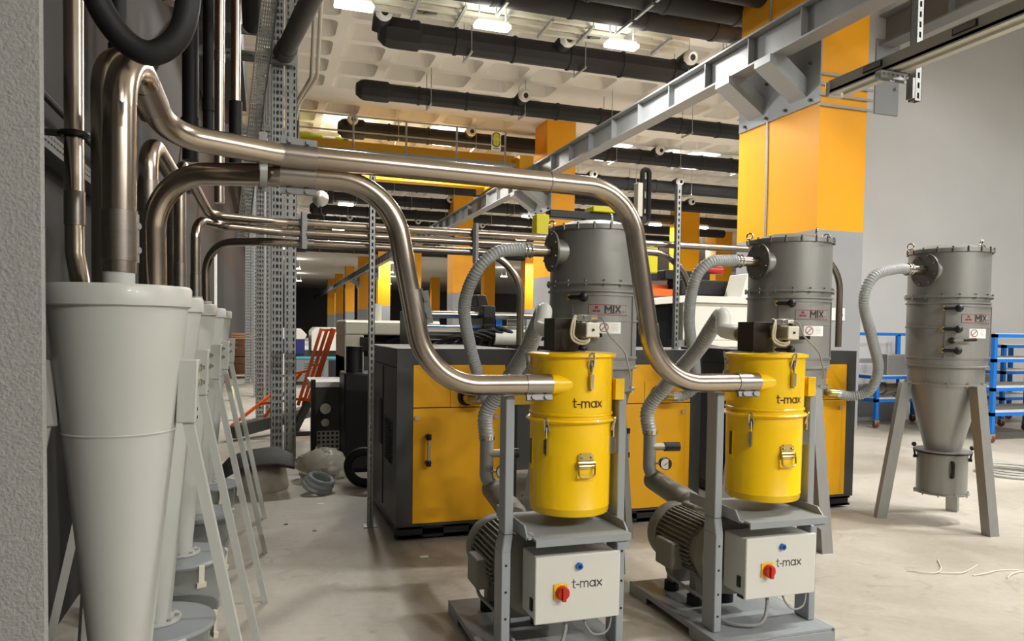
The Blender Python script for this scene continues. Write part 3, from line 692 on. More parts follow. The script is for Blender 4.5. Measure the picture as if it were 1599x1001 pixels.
# clear spiral hoses from the towers to the cabinets
def hose(name, pts, r, label, clamp=None, amp=0.045):
    t = thing(name, label, 'hose', tuple((Vector(pts[0])+Vector(pts[-1]))/2))
    b = MB(); ribbed(b, pts, r, 0.021, 0.075); b.build('hose_wall', None, t, sharp=80)
    for e, d in ((0, 1), (-1, -2)):
        p = Vector(pts[e]); q = Vector(pts[d]); b = MB(); b.cyl(p, p+(q-p).normalized()*0.03, r*1.1, n=18); b.build('hose_clamp', CHROME, t)
    return t
hose('spiral_hose', [(1.66,4.64,2.071),(1.57,4.635,2.07),(1.42,4.62,2.04),(1.30,4.66,1.915),(1.262,4.8,1.69),(1.351,4.95,1.41),(1.44,5.04,1.2),(1.50,5.12,1.07),(1.475,5.15,1.038)], 0.04, 'clear ribbed hose looping from left filter tower down to left yellow cabinet')
hose('spiral_hose', [(3.29,4.64,2.071),(3.2,4.635,2.07),(3.01,4.62,2.04),(2.925,4.66,1.91),(2.975,4.8,1.635),(3.121,4.95,1.345),(3.19,5.04,1.14),(3.15,5.12,1.05),(3.06,5.15,1.038)], 0.04, 'clear ribbed hose from middle filter tower down to middle yellow cabinet')
hose('spiral_hose', [(4.875,4.64,2.071),(4.73,4.635,2.068),(4.50,4.62,2.0),(4.45,4.66,1.81),(4.68,4.8,1.51),(4.85,4.9,1.27),(4.87,5.0,1.08),(4.78,5.1,1.02),(4.65,5.15,1.038)], 0.04, 'clear ribbed hose in an S bend between free-standing tower and right yellow cabinet')
# ---------------------------------------------------------------- two suction units: frame, drum, blower, control box (all one machine)
def suction_unit(u, label, side):
    t = thing('suction_unit', label, 'vacuum unit', (u+1.33, 3.4, 0), 'yellow drum suction units')
    cx, cy = u+1.39, 3.27
    # frame
    b = MB(); b.prism([(u+0.9632,2.9882),(u+1.6218,2.9882),(u+1.6218,3.8918),(u+0.9632,3.8918)], 0.056, 0.0695)
    b.box(u+0.955,u+0.963,2.98,3.25,0.0,0.07); b.box(u+0.955,u+0.963,3.7,3.9,0.0,0.07); b.box(u+0.955,u+0.963,3.25,3.7,0.04,0.07); b.box(u+1.622,u+1.63,2.98,3.9,0.0,0.07); b.box(u+0.963,u+1.622,3.892,3.9,0.0,0.055); b.box(u+0.963,u+1.622,2.98,2.988,0.0,0.055)
    b.build('skid', FRAMEG, t, smooth=False)
    def post(b, lo, up):
        b.box(u+lo[0],u+lo[1],3.10,3.21,0.07,0.56); b.box(u+up[0],u+up[1],3.16,3.25,0.62,1.25)
        vs = [(u+lo[0],3.10,.56),(u+lo[1],3.10,.56),(u+lo[1],3.21,.56),(u+lo[0],3.21,.56),(u+up[0],3.16,.62),(u+up[1],3.16,.62),(u+up[1],3.25,.62),(u+up[0],3.25,.62)]
        b.add(vs, [(0,1,5,4),(1,2,6,5),(2,3,7,6),(3,0,4,7)])
    b = MB(); post(b, (1.0,1.042), (1.03,1.072))
    b.build('left_post', FRAMEG, t, bevel=0.005)
    b = MB()
    for z in (0.50,0.38,0.26,0.15): b.cyl((u+1.02,3.0985,z),(u+1.02,3.104,z),0.006,n=10)
    for z in (0.52,0.38,0.25): b.cyl((u+1.59,3.0985,z),(u+1.59,3.104,z),0.006,n=10)
    b.build('bolt_holes', BLACK, t)
    b = MB(); post(b, (1.565,1.605), (1.59,1.63)); b.build('right_post', FRAMEG, t, bevel=0.005)
    b = MB()
    b.prism([(3.0,0.60),(3.0,0.632),(3.5,0.632),(3.5,0.622),(3.01,0.622),(3.01,0.60)], u+1.125, u+1.585, 'X')
    b.prism([(3.05,0.632),(3.09,0.678),(3.5,0.678),(3.5,0.622),(3.05,0.622)], u+1.098, u+1.106, 'X'); b.prism([(3.04,0.632),(3.08,0.668),(3.5,0.668),(3.5,0.622),(3.04,0.622)], u+1.582, u+1.59, 'X'); b.box(u+1.1,u+1.13,3.05,3.5,0.622,0.632)
    b.build('drip_tray', FRAMEG, t, smooth=False)
    b = MB(); b.prism([(u+1.50,0.60),(u+1.585,0.60),(u+1.585,0.55)], 3.02, 3.028, 'Y'); b.build('gusset', FRAMEG, t, smooth=False)
    # drum
    b = MB(); b.lathe([(0.19,1.135),(0.194,1.14),(0.196,1.43)], (cx,cy,0), n=56); ud = b.build('upper_drum', LEMON, t)
    b = MB(); b.lathe([(0.0,1.448),(0.19,1.446),(0.21,1.44),(0.212,1.428),(0.196,1.428)], (cx,cy,0), n=56, caps=False); b.build('drum_lid', LEMON, ud)
    b = MB(); b.lathe([(0.182,0.695),(0.187,0.702),(0.189,0.728),(0.1905,0.73),(0.189,0.732),(0.193,1.12),(0.205,1.124),(0.214,1.133),(0.205,1.142),(0.193,1.142)], (cx,cy,0), n=56); ld = b.build('lower_drum', LEMON, t)
    b = MB(); b.lathe([(0.195,1.155),(0.2,1.158),(0.2,1.166),(0.195,1.17)], (cx,cy,0), n=56, caps=False); b.build('drum_seam', LEMON, ud)
    b = MB(); b.cyl((u+1.21,3.13,1.302),(u+1.42,3.13,1.302),0.043,n=28); b.sphere((u+1.42,3.13,1.302),0.043,14); b.build('inlet_spout', LEMON, ud)
    b = MB(); b.box(u+1.565,u+1.612,3.148,3.158,1.225,1.325); b.box(u+1.565,u+1.577,3.15,3.27,1.225,1.325); b.build('right_lug', LEMON, ud, bevel=0.002)
    b = MB(); b.box(u+1.04,u+1.21,3.255,3.265,1.20,1.255); b.build('left_lug', LEMON, ud, bevel=0.002)
    b = MB(); strokes(b, TMAX, 0.17, 0.0282, on_round(cx, cy, 1.214, 0.1962, rad(-88.7)), TEXTM); lt = b.build('lettering', None, ud, smooth=False); lt['label'] = 'dark lettering reading t-max'
    def toggle(a, ztop, r0, par):
        a = rad(a); ro = Vector((math.cos(a), math.sin(a), 0)); tg = Vector((-math.sin(a), math.cos(a), 0)); p = pol(cx,cy,r0,a,ztop)
        b = MB(); b.tube(fillet([p+ro*0.005-tg*0.013-Vector((0,0,.05)), p+ro*0.02-tg*0.01+Vector((0,0,.012)), p+ro*0.02+tg*0.01+Vector((0,0,.012)), p+ro*0.005+tg*0.013-Vector((0,0,.05))], 0.01, 4), 0.004, 6); b.add([p+ro*0.008-tg*0.014-Vector((0,0,.02)), p+ro*0.008+tg*0.014-Vector((0,0,.02)), p+ro*0.010+tg*0.006-Vector((0,0,.075)), p+ro*0.010-tg*0.006-Vector((0,0,.075))], [(0,1,2,3),(3,2,1,0)]); c = b.build('toggle_clamp', CHROME, par)
        b = MB(); b.cyl(p+ro*0.012-Vector((0,0,.03)), p+ro*0.012-Vector((0,0,.1)), 0.0035, n=6); b.bar(p+ro*0.012-Vector((0,0,.085)), p+ro*0.012-Vector((0,0,.15)), 0.02, 0.016, up=tuple(tg)); b.bar(p+ro*0.004-Vector((0,0,.08)), p+ro*0.004-Vector((0,0,.16)), 0.026, 0.006, up=tuple(tg)); b.build('toggle_lever', CHROME, c)
    toggle(-87, 1.435, 0.198, ud); toggle(-196, 1.435, 0.2, ud); toggle(-144, 1.135, 0.198, ld); toggle(-38, 1.135, 0.198, ld)
    # folding handle on the lower drum
    ha = rad(-91)
    b = MB(); arc_patch(b, cx, cy, 0.865, 0.985, 0.191, 0.003, ha-0.21, ha+0.21, 8); hp = b.build('handle_plate', LEMON, ld)
    b = MB(); arc_patch(b, cx, cy, 0.92, 0.985, 0.1945, 0.006, ha-0.19, ha+0.19, 8); arc_patch(b, cx, cy, 0.982, 0.993, 0.1945, 0.006, ha-0.13, ha+0.13, 6)
    for dz, ww in ((0.95,0.008),(0.935,0.006)): b.tube([pol(cx,cy,0.207,ha+k*0.05,dz) for k in range(-4,5)], ww, 8)
    b.build('handle_bracket', BRASS, hp)
    b = MB(); b.tube(fillet([pol(cx,cy,0.208,ha-0.19,0.945), pol(cx,cy,0.216,ha-0.19,0.885), pol(cx,cy,0.216,ha+0.19,0.885), pol(cx,cy,0.208,ha+0.19,0.945)], 0.02, 4), 0.005, 8); b.build('bail', BRASS, hp)
    b = MB(); b.sphere(pol(cx,cy,0.203,ha-0.12,0.972), 0.007, 8); b.sphere(pol(cx,cy,0.203,ha+0.12,0.972), 0.007, 8); b.build('rivets', CHROME, hp)
    wa = rad(-183)
    b = MB(); arc_patch(b, cx, cy, 0.9, 1.06, 0.19, 0.006, wa-0.07, wa+0.11, 5); wf = b.build('window_frame', LEMON, ld)
    b = MB(); arc_patch(b, cx, cy, 0.92, 1.04, 0.1955, 0.003, wa-0.03, wa+0.07, 4); b.build('window_pane', mat('dark_sight_glass', (90, 76, 20), 0.2), wf)
    # valve block on the lid
    b = MB(); b.box(u+1.285,u+1.41,3.235,3.37,1.446,1.606); b.box(u+1.262,u+1.44,3.22,3.38,1.446,1.452); vb = b.build('valve_block', BRONZE, t, bevel=0.003)
    b = MB()
    for sx in (-0.026, 0.026):
        for sz in (-0.026, 0.026): b.cyl((u+1.418+sx,3.235,1.552+sz),(u+1.418+sx,3.092,1.552+sz),0.009,n=8)
    b.box(u+1.39,u+1.446,3.105,3.235,1.526,1.578); ac = b.build('pneumatic_cylinder', ALU, vb)
    b = MB(); b.box(u+1.386,u+1.45,3.09,3.104,1.52,1.584); ec = b.build('cylinder_head', mat('pale_cast_head', (226,222,206), 0.4), vb, bevel=0.004)
    b = MB(); b.cyl((u+1.418,3.0895,1.552),(u+1.418,3.084,1.552),0.006,n=8); b.build('centre_screw', BLACK, ec)
    b = MB(); b.box(u+1.37,u+1.44,3.16,3.2,1.59,1.622); b.cyl((u+1.412,3.16,1.607),(u+1.412,3.154,1.607),0.012,n=14,m=CHROME); sv = b.build('solenoid_valve', BLACK, vb, bevel=0.002)
    b = MB(); b.cyl((u+1.44,3.18,1.61),(u+1.475,3.17,1.612),0.012,n=12); b.build('valve_plug', CHROME, vb)
    for k, dx in enumerate((0, 0.012)):
        b = MB(); b.tube(spline([(u+1.37,3.17,1.612-0.012*k),(u+1.352,3.15,1.612-0.01*k),(u+1.335+dx,3.14,1.58),(u+1.33+dx,3.14,1.53),(u+1.345+dx,3.135,1.50+dx*0.7),(u+1.38,3.12,1.487+dx),(u+1.405,3.11,1.50+dx*0.5),(u+1.412,3.12,1.525)], 8), 0.0055, 8); b.build('air_tube', TUBEB, vb)
    b = MB(); b.tube(spline([(u+1.475,3.17,1.612),(u+1.495,3.15,1.6),(u+1.51,3.13,1.54),(u+1.54,3.11,1.5),(u+1.585,3.1,1.45),(u+1.595,3.09,1.40),(u+1.61,3.09,1.35),(u+1.612,3.1,1.32)], 8), 0.0045, 8); b.build('valve_cable', CABLE, vb)
    b = MB(); b.cyl((u+1.35,3.37,1.54),(u+1.354,3.45,1.543),0.037,n=20); b.build('outlet_spigot', mat('olive_spigot', (120,118,100), 0.45), vb)
    # pump hose
    b = MB(); b.tube(fillet([(u+1.354,3.44,1.543),(u+1.37,3.63,1.56),(u+1.42,3.70,1.69),(u+1.415,3.82,1.56)], 0.055, 6), 0.043, 18); hs = b.build('hose_elbow', HOSEW, t)
    b = MB(); ribbed(b, [(u+1.418,3.73,1.645),(u+1.414,3.82,1.56),(u+1.408,3.95,1.435),(u+1.35,4.2,1.207),(u+1.275,4.30,1.04),(u+1.27,4.26,0.88)], 0.045, 0.021, 0.06, 16); b.build('suction_hose', None, t, sharp=80)
    b = MB(); b.tube(fillet([(u+1.27,4.26,0.90),(u+1.27,4.26,0.66),(u+1.315,4.27,0.585),(u+1.32,4.24,0.575)], 0.06, 6), 0.041, 18); pv = b.build('grey_downpipe', PVC, t)
    b = MB(); b.lathe([(0.047,0),(0.047,0.022)], (u+1.27,4.26,0.885), n=20); b.build('hose_clamp', CHROME, pv)
    # relief valve and gauge
    b = MB(); b.cyl((u+1.28,4.24,0.805),(u+1.37,4.22,0.805),0.024,n=16); rv = b.build('relief_valve', ALU, pv)
    b = MB(); b.cyl((u+1.355,4.225,0.805),(u+1.455,4.205,0.805),0.03,n=18); b.build('valve_sleeve', BLACK, rv)
    b = MB(); b.cyl((u+1.28,4.24,0.70),(u+1.345,4.20,0.70),0.008,n=8); b.build('gauge_stem', ALU, pv)
    b = MB(); b.cyl((u+1.36,4.225,0.70),(u+1.345,4.18,0.70),0.039,n=24); b.build('pressure_gauge', mat('gauge_case', (60,58,54), 0.4), pv)
    b = MB(); b.cyl((u+1.3455,4.1805,0.70),(u+1.345,4.178,0.70),0.034,n=24,m=WHITE); b.bar((u+1.33,4.174,0.69),(u+1.36,4.177,0.712),0.004,0.002,m=BLACK); b.build('gauge_face', None, pv, smooth=False)
    # silencer, blower and motor (axes run front to back)
    mx, mz, my = u+1.21, 0.375, 3.64
    b = MB(); b.lathe([(0.0,-0.03),(0.05,-0.028),(0.068,-0.005),(0.068,0.34),(0.074,0.35),(0.074,0.48),(0.055,0.50),(0.0,0.50)], (u+1.32,4.29,0.58), (-0.05,-1,-0.10), 28, caps=False); si = b.build('silencer', MOTOR, t)
    b = MB(); b.box(u+1.22,u+1.33,3.66,3.80,0.46,0.56); b.build('silencer_flange', MOTOR, si, bevel=0.02)
    b = MB(); b.lathe([(0.13,-0.22),(0.138,-0.2),(0.138,0.16),(0.13,0.18)], (mx,my,mz), (0,1,0), 36); mo = b.build('motor', MOTOR, t)
    b = MB()
    for i in range(40):
        a = 2*PI*i/40
        if abs(math.sin(a)) < 0.18 and math.cos(a) > 0: continue
        c, s_ = math.cos(a), math.sin(a); p0 = Vector((mx+0.134*c, my-0.2, mz+0.134*s_)); p1 = Vector((mx+0.162*c, my-0.2, mz+0.162*s_)); w = Vector((-s_, 0, c))*0.0035; L = Vector((0,0.36,0))
        b.add([p0-w,p0+w,p1+w,p1-w,p0-w+L,p0+w+L,p1+w+L,p1-w+L], [(3,2,1,0),(4,5,6,7),(0,1,5,4),(1,2,6,5),(2,3,7,6),(3,0,4,7)])
    o = b.build('cooling_fins', MOTOR, mo, smooth=False); o['kind'] = 'stuff'
    b = MB(); b.lathe([(0.165,0.13),(0.172,0.14),(0.172,0.21),(0.15,0.245),(0.05,0.255),(0.0,0.255)], (mx,my,mz), (0,1,0), 40); b.build('fan_cowl', MOTOR, mo)
    b = MB(); b.box(mx-0.205,mx-0.13,my-0.12,my+0.06,mz-0.13,mz+0.02); b.build('terminal_box', MOTOR, mo, bevel=0.012)
    b = MB(); b.lathe([(0.17,0),(0.205,0.02),(0.205,0.10),(0.17,0.12)], (mx+0.05,my-0.36,mz), (0,1,0), 36); b.build('blower_housing', MOTOR, mo)
    for yy in (my-0.17, my+0.07):
        b = MB(); b.box(mx-0.1,mx+0.13,yy-0.03,yy+0.03,0.12,0.25); b.build('motor_foot', MOTOR, mo, smooth=False)
        b = MB(); b.cyl((mx-0.085,yy,0.07),(mx-0.085,yy,0.12),0.042,n=20); b.build('rubber_foot', RUBBER, mo)
        b = MB(); b.cyl((mx+0.11,yy,0.07),(mx+0.11,yy,0.12),0.042,n=20); b.build('rubber_foot', RUBBER, mo)
    b = MB(); b.tube(spline([(mx-0.17,my,mz-0.12),(mx-0.17,my-0.05,0.2),(mx-0.13,my-0.15,0.16),(mx-0.12,3.35,0.15),(mx-0.1,3.2,0.09),(mx-0.05,3.12,0.085),(mx+0.05,3.08,0.1),(mx+0.1,3.1,0.18),(mx+0.1,3.12,0.25)], 8), 0.009, 8); b.build('motor_cable', CABLE, t)
    b = MB(); b.tube(spline([(u+1.4,3.12,0.25),(u+1.41,3.09,0.19),(u+1.45,3.08,0.15),(u+1.51,3.08,0.16),(u+1.535,3.09,0.22),(u+1.545,3.12,0.3)], 8), 0.005, 8); b.build('control_cable', CABLE, t)
    # control box
    b = MB(); b.box(u+1.15,u+1.55,3.07,3.25,0.243,0.533); cb = b.build('control_box', BOXW, t, bevel=0.008)
    b = MB(); b.box(u+1.141,u+1.558,3.05,3.068,0.235,0.541); cd = b.build('box_door', BOXW, cb, bevel=0.006)
    b = MB(); b.cyl((u+1.35,3.05,0.487),(u+1.35,3.035,0.487),0.017,n=6); bk = b.build('blue_knob', BLUE, cd)
    b = MB(); b.cyl((u+1.35,3.0355,0.487),(u+1.35,3.033,0.487),0.009,n=12); b.build('knob_recess', mat('deep_navy', (10,30,70), 0.5), bk)
    sx, sz = u+1.262, 0.378
    b = MB(); b.box(sx-0.034,sx+0.034,3.043,3.051,sz-0.036,sz+0.036); sw = b.build('switch_plate', YELP, cd, bevel=0.003)
    b = MB(); b.lathe([(0.031,0),(0.031,0.018),(0.026,0.024),(0.0,0.026)], (sx+0.005,3.043,sz-0.003), (0,-1,0), 24, caps=False); b.box(sx-0.003,sx+0.013,3.008,3.025,sz-0.034,sz+0.024); b.build('rotary_switch', RED, sw)
    b = MB(); strokes(b, TMAX, 0.16, 0.0282, on_flat(u+1.392, 3.05, 0.401), TEXTK); lt = b.build('lettering', None, cd, smooth=False); lt['label'] = 'charcoal lettering reading t-max'
    b = MB(); b.bar((u+1.147,3.10,0.31),(u+1.147,3.125,0.31),0.01,0.055); b.build('box_latch', BLACK, cb, smooth=False)
    b = MB()
    for i in range(8): b.box(u+1.15+0.018*i,u+1.16+0.018*i,3.08,3.13,0.23,0.244)
    b.cyl((u+1.34,3.16,0.205),(u+1.34,3.16,0.244),0.022,n=12); o = b.build('cable_glands', BLACK, cb, smooth=False); o['kind'] = 'stuff'
    return t
suction_unit(0.0, 'left suction unit: yellow drum over pale control box with red switch', 0)
suction_unit(1.10, 'right suction unit: yellow drum on grey frame with finned motor in full view', 1)

# ---------------------------------------------------------------- row of grey cyclone separators along the left wall
def cyclone(cx, cy, s, label, nb):
    t = thing('cyclone_separator', label, 'cyclone', (cx, cy, 0), 'grey cyclones along the left wall')
    zr = 1.66
    b = MB(); b.lathe([(0.150*s,1.235),(0.187*s,1.60)], (cx,cy,0), n=56, caps=False); b.build('body', CYC, t)
    b = MB(); b.lathe([(0.187*s,1.598),(0.197*s,1.602),(0.1975*s,1.652),(0.192*s,1.66),(0.0,1.664)], (cx,cy,0), n=56, caps=False); b.build('lid', CYC, t)
    b = MB(); b.lathe([(0.042,1.655),(0.042,1.735)], (cx,cy,0), n=28); b.build('outlet_spigot', CYC, t)
    b = MB(); b.lathe([(0.1502*s,1.238),(0.153*s,1.235),(0.1502*s,1.230)], (cx,cy,0), n=56, caps=False); b.build('weld_seam', CYC, t)
    b = MB(); b.lathe([(0.150*s,1.235),(0.058,0.318)], (cx,cy,0), n=56, caps=False); b.build('cone', CYC, t)
    b = MB(); b.lathe([(0.055,0.306),(0.1,0.306),(0.1,0.316),(0.055,0.318)], (cx,cy,0), n=36, caps=False); fl = b.build('cone_flange', CYC, t)
    b = MB()
    for i in range(8): p = pol(cx,cy,0.082,2*PI*i/8,0.316); b.cyl(p, p+Vector((0,0,0.008)), 0.009, n=6)
    b.build('flange_bolts', GALV, fl, smooth=False)
    for a in (-4, 187, 118):
        a = rad(a); ro = Vector((math.cos(a), math.sin(a), 0)); tg = Vector((-math.sin(a), math.cos(a), 0)); r0 = 0.154*s+0.006
        def B(r0, r1, h, z0, z1, lean=0.0):
            vs = []
            for z, l in ((z0, 0.0), (z1, lean)):
                for i, j in ((0,-1),(1,-1),(1,1),(0,1)): vs.append(Vector((cx,cy,0))+ro*((r0 if i == 0 else r1)+l)+tg*(h*j)+Vector((0,0,z)))
            return vs, [(3,2,1,0),(4,5,6,7),(0,1,5,4),(1,2,6,5),(2,3,7,6),(3,0,4,7)]
        b = MB(); b.add(*B(r0-0.004, r0+0.052, 0.026, 1.255, 1.445, 0.008)); br = b.build('leg_bracket', CYC, t, bevel=0.004)
        b = MB()
        for z in (1.42, 1.375): p = Vector((cx,cy,z))+ro*(r0+0.052); b.cyl(p, p+ro*0.014, 0.011, n=6); b.cyl(p, p+ro*0.022, 0.006, n=6)
        b.build('bracket_bolts', CHROME, br, smooth=False)
        b = MB()
        for z in (1.345,1.32,1.295,1.27): p = Vector((cx,cy,z))+ro*(r0+0.053); b.cyl(p-ro*0.001, p+ro*0.0015, 0.005, n=8)
        b.build('bracket_holes', BLACK, br)
        b = MB(); b.bar(Vector((cx,cy,1.27))+ro*(r0+0.026), Vector((cx,cy,0.0))+ro*0.44, 0.03, 0.03, up=tuple(tg)); b.build('leg', CYC, t, smooth=False)
    # collecting bin
    b = MB(); b.lathe([(0.215,0.27),(0.232,0.272),(0.238,0.285),(0.23,0.298),(0.1,0.304),(0.0,0.305)], (cx,cy,0), n=44, caps=False); bl = b.build('bin_lid', LIDB, t)
    b = MB(); b.lathe([(0.19,0.004),(0.2,0.0),(0.215,0.27),(0.21,0.27),(0.195,0.008),(0.0,0.006)], (cx,cy,0), n=40, caps=False); b.build('bin', CLEAR, t)
    for a in (-60, 20, 140, -150):
        a = rad(a); b = MB(); b.bar(pol(cx,cy,0.243,a,0.29), pol(cx,cy,0.236,a,0.19), 0.03, 0.012, up=(math.cos(a), math.sin(a), 0)); b.bar(pol(cx,cy,0.24,a,0.2), pol(cx,cy,0.236,a,0.175), 0.05, 0.02, up=(math.cos(a), math.sin(a), 0)); b.build('bin_clip', mat('cream_plastic', (206,200,182), 0.5), bl, smooth=False)
    return t
CY = [(-0.405, 2.45, 1.0, 'nearest big grey cyclone beside the plaster pillar'), (-0.43, 3.40, 0.95, 'second grey cyclone from the front, just behind the nearest one'), (-0.43, 4.37, 0.95, 'third grey cyclone from the front along the left wall'), (-0.43, 5.33, 0.95, 'fourth grey cyclone from the front along the left wall'), (-0.43, 6.29, 0.95, 'farthest grey cyclone along the left wall, fifth from the front')]
for i, a in enumerate(CY): cyclone(*a, i)

# ---------------------------------------------------------------- polished steel conveying pipes
def coupling(parent, p, q, r, tabs=None):
    p, q = Vector(p), Vector(q); b = MB(); b.cyl(p, q, r*1.07, n=28); c = b.build('coupling', STEELJ, parent)
    if tabs is not None:
        tv = Vector(tabs).normalized(); d = (q-p).normalized(); s = d.cross(tv)
        b = MB(); b.bar(p+tv*(r*1.3), q+tv*(r*1.3), 0.02, r*0.55, up=tuple(tv))
        for f in (0.25, 0.75): m = p.lerp(q, f)+tv*(r*1.32); b.cyl(m-s*0.02, m+s*0.02, 0.011, n=6)
        b.build('coupling_bolts', mat('matt_zinc', (138,140,140), 0.5, 0.3), c, smooth=False)
    return c
def pipe(label, pts, fr, r, couplings=(), m=None):
    t = thing('steel_pipe', label, 'pipe', tuple((Vector(pts[0])+Vector(pts[-1]))/2), 'polished steel conveying pipes')
    b = MB(); b.tube(fillet(pts, fr, 14), r, 24); b.build('pipe_run', m or STEEL, t)
    for cpl in couplings: coupling(t, cpl[0], cpl[1], r, cpl[2] if len(cpl) > 2 else None)
    return t
PR = 0.0455
pA = pipe('long steel pipe from nearest cyclone over the top and down into right yellow drum',
     [(-0.405,2.45,1.70),(-0.402,2.46,2.42),(-0.335,2.95,2.235),(0.06,3.11,2.225),(1.62,3.16,2.208),(1.775,3.14,1.30),(2.33,3.13,1.302)], [0,0.17,0.2,0.3,0.26,0.28,0], PR,
     [((-0.405,2.45,1.735),(-0.405,2.45,1.88),(0.6,1,0)), ((-0.372,2.70,2.331),(-0.356,2.81,2.289)), ((0.06,3.11,2.225),(0.20,3.114,2.221),(0,0,1)), ((1.215,3.147,2.2123),(1.225,3.147,2.212)), ((2.215,3.132,1.302),(2.335,3.13,1.302),(0,-0.3,-1))])
coupling(pA, (1.732,3.152,1.58), (1.738,3.152,1.54), PR)
pB = pipe('steel pipe rising from the second cyclone and curving down into left yellow drum',
     [(-0.43,3.40,1.70),(-0.43,3.37,2.165),(0.04,3.16,2.155),(0.50,3.15,2.152),(0.665,3.14,1.302),(1.225,3.13,1.302)], [0,0.32,0.3,0.27,0.28,0], PR,
     [((0.06,3.158,2.155),(0.20,3.155,2.154),(0,0,-1)), ((0.594,3.15,1.71),(0.618,3.15,1.57),(1,-0.3,0)), ((1.11,3.132,1.302),(1.23,3.13,1.302),(0,-0.3,-1))])
hk = thing('pipe_clamp', 'zinc double pipe clamp joining the two long pipes in front of slotted posts', 'clamp', (0.0, 3.12, 2.08))
for z in (2.228, 2.155):
    b = MB(); b.lathe([(PR*1.02,-0.014),(PR*1.2,-0.014),(PR*1.2,0.014),(PR*1.02,0.014)], (-0.005,3.13,z), (1,0.05,0), 24, caps=False); b.bar((-0.005,3.09,z),(-0.005,3.085,z+0.075),0.03,0.014); b.build('clamp_ring', GALV, hk)
b = MB(); b.bar((-0.005,3.165,2.09),(-0.005,3.165,2.3),0.03,0.02); b.build('clamp_strap', GALV, hk)

P3 = 0.031
pipe('steel pipe from the third cyclone, topmost of the three thin parallel runs',
     [(-0.43,4.37,1.70),(-0.43,4.37,2.43),(-0.36,5.60,2.31),(0.1,5.86,2.325),(5.36,5.93,2.325),(5.36,5.93,1.42)], [0,0.13,0.2,0.3,0.36,0], P3,
     [((-0.43,4.37,1.735),(-0.43,4.37,1.88)), ((0.2,5.862,2.325),(0.36,5.864,2.325))])
pipe('steel pipe from the fourth cyclone, middle of the three thin parallel runs',
     [(-0.43,5.33,1.70),(-0.43,5.33,2.24),(-0.3,5.72,2.26),(0.1,5.83,2.25),(3.66,5.90,2.25),(3.66,5.92,1.42)], [0,0.13,0.15,0.25,0.4,0], P3,
     [((-0.43,5.33,1.735),(-0.43,5.33,1.88)), ((0.2,5.833,2.25),(0.36,5.836,2.25))])
pipe('steel pipe from the farthest cyclone, lowest of the three thin parallel runs',
     [(-0.43,6.29,1.70),(-0.43,6.2,2.18),(0.0,5.9,2.178),(2.035,5.89,2.175),(2.035,5.9,1.42)], [0,0.33,0.3,0.4,0], P3,
     [((0.2,5.9,2.178),(0.36,5.9,2.178))])
cl = thing('pipe_clamp', 'dark zinc clamp around the three thin steel pipes beside the slotted posts', 'clamp', (0.28, 5.8, 2.1))
for z in (2.325, 2.25, 2.177):
    b = MB(); b.lathe([(P3*1.05,-0.03),(P3*1.25,-0.03),(P3*1.25,0.03),(P3*1.05,0.03)], (0.28,5.855,z), (1,0,0), 20, caps=False); b.build('clamp_ring', GALV, cl)
b = MB(); b.bar((0.28,5.8,2.13),(0.28,5.8,2.4),0.05,0.014); b.build('clamp_strap', GALV, cl)
cl = thing('pipe_clamp', 'zinc clamp bar across the thin steel pipes above the left cabinet', 'clamp', (1.62, 5.8, 2.05))
b = MB(); b.bar((1.62,5.825,2.08),(1.62,5.825,2.4),0.045,0.03); b.build('clamp_bar', GALV, cl)
for z in (2.325, 2.25): 
    b = MB(); b.lathe([(P3*1.05,-0.02),(P3*1.3,-0.02),(P3*1.3,0.02),(P3*1.05,0.02)], (1.62,5.868,z), (1,0,0), 20, caps=False); b.build('clamp_ring', GALV, cl)
# pipes hugging the left wall
pipe('dark steel pipe standing against the left wall, at the far left beside the pillar', [(-0.70,3.3,5.24),(-0.70,3.3,1.82),(-0.67,3.25,1.70),(-0.63,3.08,1.55)], [0,0,0.2,0], 0.035, [((-0.70,3.3,1.93),(-0.70,3.3,2.06))])
b = MB(); b.torus((-0.70,3.3,2.28),(0,0,1),0.045,0.012,20,8); b.bar((-0.74,3.3,2.28),(-1.0,3.3,2.28),0.03,0.02); tag(b.build('pipe_bracket', BLACK), 'black wall bracket around the far left steel pipe', 'bracket')
pipe('steel pipe standing close behind the nearest cyclone pipe', [(-0.50,3.75,1.0),(-0.50,3.75,2.40),(-0.44,4.2,2.3)], [0,0.12,0], 0.042, [((-0.50,3.75,2.06),(-0.50,3.75,2.2))])
pipe('steel pipe bending over high up, just behind the pipe of the nearest cyclone', [(-0.53,2.95,1.0),(-0.53,2.95,2.58),(-0.44,3.35,2.40)], [0,0.14,0], 0.045, [((-0.482,3.16,2.485),(-0.465,3.24,2.45))])
pipe('slim steel pipe between the second and third cyclone pipes', [(-0.50,4.75,1.0),(-0.50,4.75,2.32),(-0.44,5.2,2.42)], [0,0.1,0], 0.036, [((-0.50,4.75,1.95),(-0.50,4.75,2.1))])
pipe('vertical steel pipe hanging from above, ending over the three thin pipes', [(-0.315,6.0,5.24),(-0.32,6.0,2.62),(-0.32,6.0,2.46)], [0,0,0], 0.036, [((-0.318,6.0,3.5),(-0.318,6.0,3.58))])
pipe('vertical steel pipe with black insulated foot beside the slotted posts', [(-0.24,7.0,5.24),(-0.24,7.0,3.5)], [0,0], 0.042)
b = MB(); b.cyl((-0.24,7.0,3.5),(-0.24,7.0,2.9),0.055,n=18); tag(b.build('pipe_insulation', RUBBER), 'black foam sleeve at the lower end of a vertical steel pipe', 'insulation')
